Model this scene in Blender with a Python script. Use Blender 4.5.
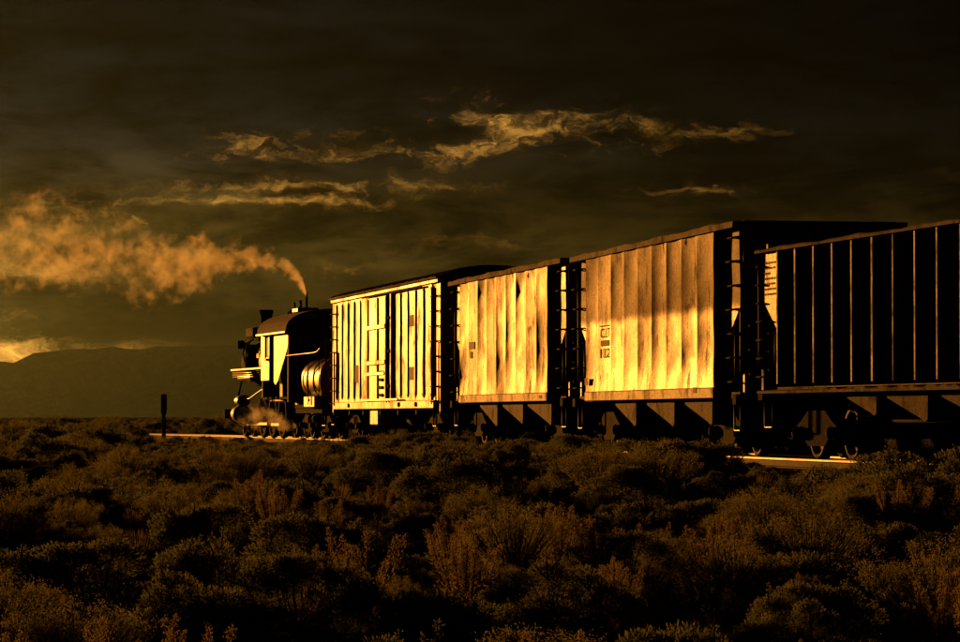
import bpy, math, random
import numpy as np
from mathutils import Vector, Matrix

# ------------------------------------------------------------------ clear
for o in list(bpy.data.objects):
    bpy.data.objects.remove(o)
scn = bpy.context.scene
COL = scn.collection
R = math.radians

# ------------------------------------------------------------------ camera
CAMZ, FPX = 1.6, 3500.0           # eye height, focal length in photograph pixels (960 wide)
cam_data = bpy.data.cameras.new('camera')
cam = bpy.data.objects.new('camera', cam_data)
COL.objects.link(cam)
cam_data.sensor_width = 36.0
cam_data.lens = FPX / 960.0 * 36.0
cam_data.clip_start = 0.5
cam_data.clip_end = 60000.0
cam.location = (0, 0, CAMZ)
cam.rotation_euler = (R(90 + math.degrees(math.atan(96 / FPX))), 0, 0)
scn.camera = cam

# ------------------------------------------------------------------ light
SUN_AZ, SUN_EL = -22.0, 3.6       # degrees: left of the view axis, above the horizon
sdir = Vector((math.sin(R(SUN_AZ)) * math.cos(R(SUN_EL)), math.cos(R(SUN_AZ)) * math.cos(R(SUN_EL)), math.sin(R(SUN_EL))))
sun_data = bpy.data.lights.new('sun', 'SUN')
sun_data.energy = 3.2
sun_data.angle = R(0.6)
sun_data.color = (1.0, 0.335, 0.040)
sun = bpy.data.objects.new('sun', sun_data)
COL.objects.link(sun)
sun.rotation_euler = sdir.to_track_quat('Z', 'Y').to_euler()
sun.location = sdir * 300

scn.render.engine = 'CYCLES'
scn.view_settings.view_transform = 'Standard'
scn.view_settings.look = 'None'
scn.view_settings.gamma = 1.0
scn.view_settings.exposure = 0.0
scn.view_settings.use_curve_mapping = False
scn.cycles.use_denoising = True
scn.cycles.max_bounces = 6
scn.cycles.diffuse_bounces = 2
scn.cycles.glossy_bounces = 3
scn.cycles.transparent_max_bounces = 8
scn.cycles.volume_bounces = 1
scn.cycles.volume_step_rate = 0.35
scn.cycles.volume_max_steps = 256
scn.cycles.sample_clamp_indirect = 4.0


# ------------------------------------------------------------------ node helper
class NT:
    def __init__(s, tree):
        s.t = tree
    def node(s, typ, **kw):
        n = s.t.nodes.new(typ)
        for k, v in kw.items():
            setattr(n, k, v)
        return n
    def put(s, sock, v):
        if v is None:
            return
        if isinstance(v, bpy.types.NodeSocket):
            s.t.links.new(v, sock)
        else:
            sock.default_value = v
    def m(s, op, a, b=None, c=None, clamp=False):
        n = s.node('ShaderNodeMath', operation=op, use_clamp=clamp)
        for i, v in enumerate((a, b, c)):
            s.put(n.inputs[i], v)
        return n.outputs[0]
    def sstep(s, v, lo, hi, a=0.0, b=1.0):
        n = s.node('ShaderNodeMapRange', interpolation_type='SMOOTHSTEP')
        for i, x in enumerate((v, lo, hi, a, b)):
            s.put(n.inputs[i], x)
        return n.outputs[0]
    def lin(s, v, lo, hi, a=0.0, b=1.0):
        n = s.node('ShaderNodeMapRange')
        for i, x in enumerate((v, lo, hi, a, b)):
            s.put(n.inputs[i], x)
        return n.outputs[0]
    def noise(s, vec, scale, detail=4.0, rough=0.55, dist=0.0, col=False):
        n = s.node('ShaderNodeTexNoise')
        s.put(n.inputs['Vector'], vec)
        s.put(n.inputs['Scale'], scale)
        s.put(n.inputs['Detail'], detail)
        s.put(n.inputs['Roughness'], rough)
        s.put(n.inputs['Distortion'], dist)
        return n.outputs[1 if col else 0]
    def xyz(s, x, y, z):
        n = s.node('ShaderNodeCombineXYZ')
        for i, v in enumerate((x, y, z)):
            s.put(n.inputs[i], v)
        return n.outputs[0]
    def sep(s, v):
        n = s.node('ShaderNodeSeparateXYZ')
        s.put(n.inputs[0], v)
        return n.outputs
    def scale(s, v, sc):
        n = s.node('ShaderNodeVectorMath', operation='MULTIPLY')
        s.put(n.inputs[0], v)
        s.put(n.inputs[1], sc)
        return n.outputs[0]
    def vadd(s, v, w):
        n = s.node('ShaderNodeVectorMath', operation='ADD')
        s.put(n.inputs[0], v)
        s.put(n.inputs[1], w)
        return n.outputs[0]
    def mix(s, f, a, b, blend='MIX'):
        n = s.node('ShaderNodeMix', data_type='RGBA', blend_type=blend)
        s.put(n.inputs[0], f)
        for i, v in ((6, a), (7, b)):
            if isinstance(v, (tuple, list)) and len(v) == 3:
                v = (*v, 1)
            s.put(n.inputs[i], v)
        return n.outputs[2]
    def fcurve(s, v, pts):
        n = s.node('ShaderNodeFloatCurve')
        c = n.mapping.curves[0]
        while len(c.points) < len(pts):
            c.points.new(0.5, 0.5)
        for p, (x, y) in zip(c.points, pts):
            p.location = (x, y)
        n.mapping.update()
        s.put(n.inputs['Value'], v)
        return n.outputs[0]


# ------------------------------------------------------------------ world: dusk sky behind a heavy cloud deck
world = bpy.data.worlds.new('World')
scn.world = world
world.use_nodes = True
wt = world.node_tree
wt.nodes.clear()
w = NT(wt)
tc = w.node('ShaderNodeTexCoord').outputs['Generated']
dx, dy, dz = w.sep(tc)
az = w.m('MULTIPLY', w.m('ARCTAN2', dx, dy), 57.29578)      # degrees, 0 = +Y, + = right
el = w.m('MULTIPLY', w.m('ARCSINE', dz), 57.29578)          # degrees above the horizon
uv = w.xyz(az, el, 0.0)
sky = w.node('ShaderNodeTexSky', sky_type='NISHITA', sun_disc=False)
sky.sun_elevation = R(SUN_EL)
sky.sun_rotation = R(SUN_AZ)
sky.air_density = 1.0
sky.dust_density = 2.0
nish = w.node('ShaderNodeRGBToBW')
wt.links.new(sky.outputs[0], nish.inputs[0])
AMBER = (1.0, 0.60, 0.10)
# how much of the sky's light the cloud deck lets through, by height: open strip low down, thick lid above
lid = w.node('ShaderNodeValToRGB')
cr = lid.color_ramp
el_n = w.lin(w.m('ADD', el, w.m('MULTIPLY', w.m('SUBTRACT', w.noise(w.scale(uv, (0.11, 0.5, 1)), 1.0, 5, 0.55), 0.5), 1.6)), -2.0, 18.0)
wt.links.new(el_n, lid.inputs[0])
pts = [(-2, .003), (0.9, .004), (1.4, .010), (2.0, .045), (2.5, .080), (3.0, .068), (3.6, .034), (4.4, .013), (5.4, .005), (18, .004)]
while len(cr.elements) < len(pts):
    cr.elements.new(0.5)
for e, (v, b) in zip(cr.elements, pts):
    e.position = (v + 2) / 20
    e.color = (b, b, b, 1)
base = w.m('MULTIPLY', nish.outputs[0], lid.outputs[0])
# the veil thickens to the right, away from the sun
base = w.m('MULTIPLY', base, w.lin(az, -9.0, 8.0, 1.45, 0.50))
# soft dark banks
n_soft = w.noise(w.scale(uv, (0.22, 0.62, 1)), 1.0, 6, 0.55, 0.4)
base = w.m('MULTIPLY', base, w.sstep(n_soft, 0.30, 0.68, 0.60, 1.30))
n_bank = w.noise(w.vadd(w.scale(uv, (0.30, 1.15, 1)), (7.3, 2.1, 0)), 1.0, 8, 0.60, 0.7)
n_bank2 = w.noise(w.vadd(w.scale(uv, (0.8, 2.6, 1)), (3.1, 9.4, 0)), 1.0, 8, 0.62, 0.5)
bank = w.m('ADD', w.m('MULTIPLY', n_bank, 0.65), w.m('MULTIPLY', n_bank2, 0.35))
base = w.m('MULTIPLY', base, w.sstep(bank, 0.37, 0.63, 0.15, 2.0))
# cloud texture used for the lit edges
warp = w.noise(w.scale(uv, (0.8, 1.5, 1)), 1.0, 8, 0.6, 0.0, True)
uvw = w.vadd(uv, w.scale(w.vadd(warp, (-0.5, -0.5, -0.5)), (1.5, 0.8, 0)))
n_cl = w.noise(w.scale(uvw, (0.75, 1.75, 1)), 1.0, 9, 0.60, 0.35)
n_fine = w.noise(w.scale(uvw, (2.1, 4.2, 1)), 1.0, 7, 0.62, 0.6)
n_mix = w.m('ADD', w.m('MULTIPLY', n_cl, 0.55), w.m('MULTIPLY', n_fine, 0.45))


n_vf = w.noise(w.scale(uvw, (5.5, 9.0, 1)), 1.0, 6, 0.65, 0.5)
n_edge = w.m('ADD', w.m('ADD', w.m('MULTIPLY', n_cl, 0.48), w.m('MULTIPLY', n_fine, 0.35)), w.m('MULTIPLY', n_vf, 0.17))
n_tex = w.lin(w.m('ADD', w.m('MULTIPLY', n_fine, 0.6), w.m('MULTIPLY', n_vf, 0.4)), 0.38, 0.66, 0.05, 1.7)


def blob(px, py, sx, sy, amp, thr=0.47, soft=0.17):
    """a patch of cloud that the low sun reaches, centred on a direction; its outline comes from the noise"""
    u0, v0 = (px - 480) / 61.1, (417 - py) / 61.1
    a = w.m('DIVIDE', w.m('SUBTRACT', w.sep(uvw)[0], u0), sx / 61.1)
    b = w.m('DIVIDE', w.m('SUBTRACT', w.sep(uvw)[1], v0), sy / 61.1)
    g = w.m('EXPONENT', w.m('MULTIPLY', w.m('ADD', w.m('MULTIPLY', a, a), w.m('MULTIPLY', b, b)), -1.0))
    t = w.sstep(w.m('ADD', n_edge, w.m('MULTIPLY', g, 0.10)), thr + 0.062, thr + 0.062 + soft)
    hot = w.m('MULTIPLY', w.m('MULTIPLY', w.m('POWER', g, 0.6), t), w.m('MULTIPLY', n_tex, amp * 1.12))
    return w.m('ADD', hot, w.m('MULTIPLY', w.m('MULTIPLY', g, w.sstep(n_cl, .36, .62)), amp * 0.10))


lit = None
for args in [  # clouds whose undersides catch the sun: x, y, half widths, strength
    (478, 120, 42, 13, .20, .46), (520, 132, 46, 18, .17, .46), (450, 152, 80, 10, .15, .45), (590, 128, 44, 12, .12, .46), (605, 147, 30, 12, .11, .45), (690, 131, 62, 7, .10, .43),
    (255, 147, 44, 13, .13, .45), (320, 158, 60, 7, .07, .45), (385, 152, 46, 7, .10, .45), (300, 187, 110, 4, .13, .41), (400, 183, 30, 6, .10, .43), (210, 203, 80, 5, .16, .41), (335, 202, 60, 5, .12, .43),
    (700, 189, 38, 4, .08, .42), (470, 243, 60, 8, .03, .42), (360, 268, 36, 9, .06, .43),
    (15, 268, 70, 10, .13, .38), (30, 353, 66, 8, .34, .32), (12, 360, 44, 6, .24, .28), (138, 222, 14, 4, .14, .40), (45, 212, 60, 8, .06, .43), (12, 318, 20, 14, .07, .43)]:
    b_ = blob(*args)
    lit = b_ if lit is None else w.m('ADD', lit, b_)
# the same broken cloud goes on all round outside the frame
ring = w.m('MULTIPLY', w.sstep(n_mix, 0.56, 0.70), w.m('MULTIPLY', w.sstep(el, 2.6, 3.4), w.sstep(el, 7.0, 5.0)))
ring = w.m('MULTIPLY', ring, w.sstep(w.m('ABSOLUTE', az), 7.0, 10.0, 0.0, 0.06))
lit = w.m('ADD', lit, ring)
c_base = w.node('ShaderNodeVectorMath', operation='SCALE')
# upper cloud turns greyer, away from the glow
tint = w.mix(w.sstep(el, 3.2, 5.6), AMBER, (1.0, 0.93, 0.72))
wt.links.new(tint, c_base.inputs[0])
wt.links.new(base, c_base.inputs['Scale'])
c_lit = w.node('ShaderNodeVectorMath', operation='SCALE')
c_lit.inputs[0].default_value = (31.0, 14.0, 2.0)
wt.links.new(lit, c_lit.inputs['Scale'])
tot = w.vadd(c_base.outputs[0], c_lit.outputs[0])
bg = w.node('ShaderNodeBackground')
wt.links.new(tot, bg.inputs['Color'])
bg.inputs['Strength'].default_value = 0.05
wo = w.node('ShaderNodeOutputWorld')
wt.links.new(bg.outputs[0], wo.inputs['Surface'])


# ------------------------------------------------------------------ materials
def new_mat(name):
    m = bpy.data.materials.new(name)
    m.use_nodes = True
    m.node_tree.nodes.clear()
    n = NT(m.node_tree)
    out = n.node('ShaderNodeOutputMaterial')
    return m, n, out


def paint(name, col, rust, rough=0.45, wear=0.5, streak=1.0, spec=0.5, bump=0.25, split=None, metallic=0.0, rough2=None, flecks=0.0, patchy=0.0, seed=0.0):
    """weathered painted steel: streaks run down, rust in patches, optional upper zone with rough faded paint"""
    m, n, out = new_mat(name)
    b = n.node('ShaderNodeBsdfPrincipled')
    oc = n.node('ShaderNodeTexCoord').outputs['Object']
    st = n.noise(n.vadd(n.scale(oc, (6.5, 6.5, 0.55)), n.scale(n.noise(oc, 0.8, 3, 0.5, 0, True), (2.0, 2.0, 1.0))), 1.0, 8, 0.66)
    pt = n.noise(oc, 1.6, 8, 0.62, 0.5)
    fine = n.noise(oc, 22, 4, 0.6)
    f = n.sstep(n.m('ADD', n.m('MULTIPLY', st, 0.5 * streak), n.m('MULTIPLY', pt, 1 - 0.5 * streak)), 0.62 - 0.22 * wear, 0.80 - 0.2 * wear)
    colr = n.mix(f, col, rust)
    colr = n.mix(n.m('MULTIPLY', fine, 0.35), colr, tuple(c * 0.45 for c in col), 'MIX')
    r = n.m('ADD', n.lin(f, 0, 1, rough, rough2 if rough2 else rough + 0.18), n.lin(fine, 0.3, 0.7, -0.05, 0.05))
    r = n.m('ADD', r, n.m('MULTIPLY', n.m('SUBTRACT', n.noise(n.vadd(oc, (seed, 0, 3.7)), 0.55, 4, 0.55), 0.5), patchy))
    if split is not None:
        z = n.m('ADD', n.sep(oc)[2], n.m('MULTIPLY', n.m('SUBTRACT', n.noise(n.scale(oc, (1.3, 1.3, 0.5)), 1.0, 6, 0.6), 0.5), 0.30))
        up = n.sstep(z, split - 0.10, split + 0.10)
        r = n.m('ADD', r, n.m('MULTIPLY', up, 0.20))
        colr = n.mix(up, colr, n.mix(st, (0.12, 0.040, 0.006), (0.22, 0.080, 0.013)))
    if flecks > 0:
        fl = n.sstep(n.noise(n.scale(oc, (2.2, 2.2, 3.2)), 1.0, 7, 0.68, 0.8), 0.70 - 0.06 * flecks, 0.73 - 0.06 * flecks)
        colr = n.mix(fl, colr, (0.012, 0.008, 0.005))
        r = n.m('ADD', r, n.m('MULTIPLY', fl, 0.35))
    n.put(b.inputs['Base Color'], colr)
    n.put(b.inputs['Roughness'], n.m('MINIMUM', r, 0.95))
    b.inputs['Specular IOR Level'].default_value = spec
    b.inputs['Metallic'].default_value = metallic
    bp = n.node('ShaderNodeBump')
    bp.inputs['Strength'].default_value = bump
    bp.inputs['Distance'].default_value = 0.02
    n.put(bp.inputs['Height'], n.m('ADD', n.noise(oc, 3.0, 5, 0.55), n.m('MULTIPLY', fine, 0.15)))
    n.t.links.new(bp.outputs[0], b.inputs['Normal'])
    n.t.links.new(b.outputs[0], out.inputs[0])
    return m


M = {}
M['boxcar'] = paint('boxcar_paint', (0.34, 0.20, 0.08), (0.15, 0.055, 0.014), 0.42, 0.62, 1.0, 0.10, 0.30, flecks=0.7, rough2=.70, patchy=.45)
M['hop_a'] = paint('hopper_paint_ochre', (0.27, 0.105, 0.018), (0.12, 0.036, 0.006), 0.49, 0.55, 1.0, 0.08, 0.34, flecks=0.9, rough2=.72, patchy=.55, seed=5.0)
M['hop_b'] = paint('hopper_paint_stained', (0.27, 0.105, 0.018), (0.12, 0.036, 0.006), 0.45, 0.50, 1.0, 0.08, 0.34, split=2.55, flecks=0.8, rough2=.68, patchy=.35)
M['roof'] = paint('boxcar_roof', (0.03, 0.024, 0.018), (0.045, 0.028, 0.016), 0.85, 0.5, 0.3, 0.1, 0.4)
M['end_c'] = paint('hopper_end_sheet', (0.13, 0.062, 0.022), (0.06, 0.026, 0.010), 0.50, 0.5, 0.7, 0.3, 0.3)
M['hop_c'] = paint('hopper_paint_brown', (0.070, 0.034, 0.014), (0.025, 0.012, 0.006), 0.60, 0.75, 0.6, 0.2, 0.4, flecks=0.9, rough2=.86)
M['rust'] = paint('rusty_steel', (0.055, 0.026, 0.010), (0.025, 0.011, 0.005), 0.80, 0.6, 0.6, 0.10, 0.5)
M['wheel'] = paint('wheel_steel', (0.016, 0.010, 0.006), (0.022, 0.012, 0.006), 0.72, 0.5, 0.5, 0.08, 0.4)
M['black'] = paint('black_engine_paint', (0.014, 0.012, 0.010), (0.024, 0.017, 0.011), 0.58, 0.3, 0.6, 0.3, 0.15)
M['engine'] = paint('engine_side_paint', (0.06, 0.05, 0.04), (0.05, 0.035, 0.02), 0.42, 0.4, 0.6, 0.5, 0.14)
M['tank'] = paint('tank_paint', (0.30, 0.19, 0.09), (0.14, 0.08, 0.04), 0.38, 0.4, 0.5, 0.5, 0.2)
M['iron'] = paint('cast_iron', (0.010, 0.0075, 0.006), (0.017, 0.010, 0.006), 0.9, 0.5, 0.5, 0.04, 0.6)
M['bar'] = paint('worn_bar_steel', (0.10, 0.075, 0.05), (0.06, 0.035, 0.02), 0.40, 0.4, 0.5, 0.6, 0.2)
M['rail'] = paint('rusty_rail', (0.028, 0.015, 0.007), (0.018, 0.009, 0.004), 0.8, 0.3, 0.3, 0.25, 0.3)
M['railhead'] = paint('polished_rail_head', (0.30, 0.26, 0.21), (0.22, 0.16, 0.11), 0.30, 0.3, 0.3, 0.5, 0.1, metallic=0.8)
M['sill'] = paint('sill_paint', (0.18, 0.07, 0.013), (0.08, 0.027, 0.006), 0.60, 0.6, 0.4, 0.12, 0.4)
M['tie'] = paint('old_tie_wood', (0.06, 0.045, 0.032), (0.035, 0.025, 0.018), 0.85, 0.5, 0.5, 0.2, 0.8)
M['stencil'] = paint('stencil_black', (0.012, 0.010, 0.008), (0.03, 0.018, 0.01), 0.75, 0.3, 0.5, 0.2, 0.2)
M['white'] = paint('old_white_paint', (0.42, 0.39, 0.34), (0.20, 0.15, 0.10), 0.7, 0.5, 0.8, 0.3, 0.3)
M['rock'] = paint('pale_stone', (0.42, 0.38, 0.30), (0.26, 0.22, 0.16), 0.55, 0.4, 0.0, 0.5, 0.8)
M['glass'] = paint('dusty_glass', (0.02, 0.02, 0.02), (0.03, 0.025, 0.02), 0.12, 0.2, 0.5, 0.6, 0.05)


def ground_mat(name, a, b_, scale=1.0, bump=0.8):
    m, n, out = new_mat(name)
    b = n.node('ShaderNodeBsdfPrincipled')
    oc = n.node('ShaderNodeTexCoord').outputs['Object']
    f = n.noise(oc, 0.9 * scale, 8, 0.65)
    g = n.noise(oc, 14 * scale, 5, 0.65)
    n.put(b.inputs['Base Color'], n.mix(n.sstep(n.m('ADD', n.m('MULTIPLY', f, .6), n.m('MULTIPLY', g, .4)), .38, .62), a, b_))
    b.inputs['Roughness'].default_value = 0.95
    b.inputs['Specular IOR Level'].default_value = 0.0
    bp = n.node('ShaderNodeBump')
    bp.inputs['Strength'].default_value = bump
    bp.inputs['Distance'].default_value = 0.05
    n.put(bp.inputs['Height'], n.m('ADD', g, f))
    n.t.links.new(bp.outputs[0], b.inputs['Normal'])
    n.t.links.new(b.outputs[0], out.inputs[0])
    return m


M['soil'] = ground_mat('dry_soil', (0.05, 0.034, 0.02), (0.10, 0.07, 0.042))
M['ballast'] = ground_mat('ballast_stone', (0.025, 0.019, 0.014), (0.060, 0.044, 0.030), 3.0, 1.0)
M['hill'] = ground_mat('mountain_slope', (0.035, 0.035, 0.02), (0.07, 0.06, 0.035), 0.004)


def leaf_mat(name, a, b_, trans=0.64):
    m, n, out = new_mat(name)
    oi = n.node('ShaderNodeObjectInfo').outputs['Random']
    oc = n.node('ShaderNodeTexCoord').outputs['Object']
    f = n.noise(oc, 3.5, 3, 0.6)
    c = n.mix(n.m('ADD', n.m('MULTIPLY', f, .75), n.m('MULTIPLY', oi, .35), clamp=True), a, b_)
    d = n.node('ShaderNodeBsdfDiffuse')
    t = n.node('ShaderNodeBsdfTranslucent')
    n.put(d.inputs['Color'], c)
    n.put(t.inputs['Color'], c)
    mx = n.node('ShaderNodeMixShader')
    mx.inputs[0].default_value = trans
    n.t.links.new(d.outputs[0], mx.inputs[1])
    n.t.links.new(t.outputs[0], mx.inputs[2])
    n.t.links.new(mx.outputs[0], out.inputs[0])
    return m


M['sage'] = leaf_mat('sagebrush_leaf', (0.11, 0.13, 0.07), (0.20, 0.235, 0.13))
M['rabbit'] = leaf_mat('rabbitbrush_leaf', (0.17, 0.18, 0.07), (0.31, 0.32, 0.13))
M['seed'] = leaf_mat('dry_seed_head', (0.20, 0.17, 0.07), (0.32, 0.27, 0.12))
M['grass'] = leaf_mat('dry_grass', (0.22, 0.20, 0.09), (0.34, 0.30, 0.15))
M['stem'] = leaf_mat('shrub_stem', (0.03, 0.022, 0.014), (0.07, 0.05, 0.03), 0.0)


# ------------------------------------------------------------------ mesh helpers
class MB:
    def __init__(s):
        s.v, s.f, s.s = [], [], []
    def add(s, vs, fs, smooth=False):
        k = len(s.v)
        s.v += [tuple(p) for p in vs]
        s.f += [tuple(i + k for i in f) for f in fs]
        s.s += [smooth] * len(fs)
        return s
    def box(s, x0, x1, y0, y1, z0, z1, bev=0.0):
        if bev <= 0:
            vs = [(x, y, z) for x in (x0, x1) for y in (y0, y1) for z in (z0, z1)]
            return s.add(vs, [(0, 1, 3, 2), (4, 6, 7, 5), (0, 4, 5, 1), (2, 3, 7, 6), (0, 2, 6, 4), (1, 5, 7, 3)])
        # chamfered along its longest axis
        ax = max(range(3), key=lambda i: ((x1 - x0), (y1 - y0), (z1 - z0))[i])
        lo, hi = (x0, y0, z0), (x1, y1, z1)
        i, j = [(1, 2), (2, 0), (0, 1)][ax]
        a0, a1, b0, b1 = lo[i], hi[i], lo[j], hi[j]
        prof = [(a0 + bev, b0), (a1 - bev, b0), (a1, b0 + bev), (a1, b1 - bev), (a1 - bev, b1), (a0 + bev, b1), (a0, b1 - bev), (a0, b0 + bev)]
        vs = []
        for t in (lo[ax], hi[ax]):
            for a, b in prof:
                p = [0, 0, 0]
                p[ax], p[i], p[j] = t, a, b
                vs.append(p)
        fs = [(k, (k + 1) % 8, 8 + (k + 1) % 8, 8 + k) for k in range(8)] + [tuple(range(7, -1, -1)), tuple(range(8, 16))]
        return s.add(vs, fs)
    def prism(s, poly, axis, a, b):
        """poly: 2D outline, extruded along axis from a to b; for 'y' poly is (x,z), for 'x' (y,z), for 'z' (x,y)"""
        n = len(poly)
        def P(p, t):
            return {'y': (p[0], t, p[1]), 'x': (t, p[0], p[1]), 'z': (p[0], p[1], t)}[axis]
        vs = [P(p, a) for p in poly] + [P(p, b) for p in poly]
        fs = [(k, (k + 1) % n, n + (k + 1) % n, n + k) for k in range(n)] + [tuple(range(n - 1, -1, -1)), tuple(range(n, 2 * n))]
        return s.add(vs, fs)
    def tube(s, pts, r, n=8, cap=True, smooth=True):
        pts = [Vector(p) for p in pts]
        rs = r if isinstance(r, (list, tuple)) else [r] * len(pts)
        vs, fs = [], []
        ref = None
        for i, p in enumerate(pts):
            d = (pts[min(i + 1, len(pts) - 1)] - pts[max(i - 1, 0)]).normalized()
            if ref is None:
                ref = Vector((0, 0, 1)) if abs(d.z) < 0.9 else Vector((1, 0, 0))
            a = d.cross(ref).normalized()
            b = a.cross(d)
            ref = b
            for k in range(n):
                t = 2 * math.pi * k / n
                vs.append(p + (a * math.cos(t) + b * math.sin(t)) * rs[i])
        for i in range(len(pts) - 1):
            for k in range(n):
                fs.append((i * n + k, i * n + (k + 1) % n, (i + 1) * n + (k + 1) % n, (i + 1) * n + k))
        s.add(vs, fs, smooth)
        if cap:
            k0 = len(s.v) - len(vs)
            s.f += [tuple(k0 + k for k in range(n - 1, -1, -1)), tuple(k0 + len(vs) - n + k for k in range(n))]
            s.s += [False, False]
        return s
    def lathe(s, prof, origin, axis, n=20, sy=1.0, sz=1.0, smooth=True, sup=2.0):
        """prof: (distance along axis, radius)"""
        o = Vector(origin)
        ax = {'x': Vector((1, 0, 0)), 'y': Vector((0, 1, 0)), 'z': Vector((0, 0, 1))}[axis]
        a = {'x': Vector((0, 1, 0)), 'y': Vector((1, 0, 0)), 'z': Vector((1, 0, 0))}[axis] * sy
        b = {'x': Vector((0, 0, 1)), 'y': Vector((0, 0, 1)), 'z': Vector((0, 1, 0))}[axis] * sz
        vs, fs = [], []
        for t, r in prof:
            for k in range(n):
                q = 2 * math.pi * k / n
                c_, s_ = math.cos(q), math.sin(q)
                vs.append(o + ax * t + (a * math.copysign(abs(c_) ** (2 / sup), c_) + b * math.copysign(abs(s_) ** (2 / sup), s_)) * r)
        for i in range(len(prof) - 1):
            for k in range(n):
                fs.append((i * n + k, i * n + (k + 1) % n, (i + 1) * n + (k + 1) % n, (i + 1) * n + k))
        k0 = len(s.v)
        s.add(vs, fs, smooth)
        if prof[0][1] > 1e-4:
            s.f.append(tuple(k0 + k for k in range(n - 1, -1, -1)))
            s.s.append(False)
        if prof[-1][1] > 1e-4:
            s.f.append(tuple(k0 + len(vs) - n + k for k in range(n)))
            s.s.append(False)
        return s
    def mesh(s, name, mat):
        me = bpy.data.meshes.new(name)
        me.from_pydata(s.v, [], s.f)
        me.polygons.foreach_set('use_smooth', s.s)
        me.materials.append(M[mat] if isinstance(mat, str) else mat)
        me.update()
        return me
    def build(s, name, mat, parent=None):
        return link(name, s.mesh(name, mat), parent)


def link(name, data, parent=None, loc=None, rz=0.0):
    o = bpy.data.objects.new(name, data)
    COL.objects.link(o)
    o.parent = parent
    if loc is not None:
        o.location = loc
    if rz:
        o.rotation_euler[2] = rz
    return o


def tag(o, label=None, cat=None, group=None, kind=None):
    for k, v in (('label', label), ('category', cat), ('group', group), ('kind', kind)):
        if v:
            o[k] = v
    return o


def fixnormals(me):
    import bmesh
    bm = bmesh.new()
    bm.from_mesh(me)
    bmesh.ops.recalc_face_normals(bm, faces=bm.faces)
    bm.to_mesh(me)
    bm.free()


# ------------------------------------------------------------------ the line of the track
RAIL = 0.92           # height of the rail head
HW = 1.525            # half width of the cars
# left edge of the train in plan (x, y), from near to far
edge = [(8.60, 39.2), (6.58, 48.0), (4.49, 57.2), (4.22, 58.6), (1.86, 72.05), (1.667, 73.4), (-0.795, 86.4), (-1.104, 87.8),
        (-4.486, 104.4), (-4.80, 105.7), (-9.0, 122.5), (-10.9, 129.5), (-13.2, 137.0), (-16.5, 146.5), (-21.5, 158.0), (-30, 173), (-45, 192), (-70, 215), (-110, 240)]
ep = np.array([(14.3, 15.0), (10.9, 29.5)] + edge)
cum = np.concatenate([[0], np.cumsum(np.hypot(*np.diff(ep, axis=0).T))])
deg = 0
# smooth the polyline by resampling and running a window over it
ss = np.arange(0, cum[-1], 0.5)
px_ = np.interp(ss, cum, ep[:, 0])
py_ = np.interp(ss, cum, ep[:, 1])
ker = np.hanning(25)
ker /= ker.sum()
pad = 12
sx = np.convolve(np.pad(px_, pad, mode='reflect', reflect_type='odd'), ker, 'valid')
sy = np.convolve(np.pad(py_, pad, mode='reflect', reflect_type='odd'), ker, 'valid')
tx, ty = np.gradient(sx), np.gradient(sy)
tl = np.hypot(tx, ty)
tx, ty = tx / tl, ty / tl
CX, CY = sx + HW * ty, sy - HW * tx       # centre line, to the right of the left edge


def track_dist(x, y):
    """distance from the centre line, arrays allowed"""
    x, y = np.atleast_1d(np.asarray(x, float)), np.atleast_1d(np.asarray(y, float))
    out = np.full(x.shape, 1e9)
    for i in range(0, len(x), 20000):
        d = (x[i:i + 20000, None] - CX[None, ::2]) ** 2 + (y[i:i + 20000, None] - CY[None, ::2]) ** 2
        out[i:i + 20000] = np.sqrt(d.min(1))
    return out


def sst(a, b, v):
    t = np.clip((v - a) / (b - a), 0, 1)
    return t * t * (3 - 2 * t)


def ground_z(x, y):
    x, y = np.asarray(x, float), np.asarray(y, float)
    g = 0.42 * sst(18, 62, y) + 0.12 * sst(70, 130, y)
    und = 0.15 * np.sin(x * 0.55 + 1.3) * np.sin(y * 0.30 + .4) + 0.10 * np.sin(x * 0.9 - y * 0.41) + 0.06 * np.sin(y * 0.9 + x * .2)
    far = 0.35 * np.sin(x * 0.011 + 2) * np.sin(y * 0.013) + 0.25 * np.sin(x * 0.037 + y * 0.021)
    fade = sst(150, 400, np.hypot(x, y))
    g = g + und * (1 - fade) + far * fade - 0.02 * fade
    return g


# ------------------------------------------------------------------ ground, track bed, mountains
def make_ground():
    radii = np.concatenate([[0.0], np.linspace(2, 150, 186), np.geomspace(152, 15000, 46)])
    na = 256
    ang = np.linspace(0, 2 * np.pi, na, endpoint=False)
    rr, aa = np.meshgrid(radii[1:], ang, indexing='ij')
    X, Y = (rr * np.sin(aa)).ravel(), (rr * np.cos(aa)).ravel()
    Z = ground_z(X, Y)
    d = track_dist(X, Y)
    # the formation the track is laid on; the ground dips below the bed so that the two sheets never meet
    cut = sst(4.2, 2.6, d)
    Z = Z * (1 - cut) + np.minimum(Z, RAIL - 0.55) * cut
    vs = [(0, 0, float(ground_z(0, 0)))] + list(zip(X.tolist(), Y.tolist(), Z.tolist()))
    nr = len(radii) - 1
    fs = [(0, 1 + (k + 1) % na, 1 + k) for k in range(na)]
    for i in range(nr - 1):
        a, b = 1 + i * na, 1 + (i + 1) * na
        fs += [(a + k, a + (k + 1) % na, b + (k + 1) % na, b + k) for k in range(na)]
    mb = MB()
    mb.add(vs, fs, True)
    o = mb.build('ground', 'soil')
    fixnormals(o.data)
    tag(o, kind='structure')


make_ground()


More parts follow.
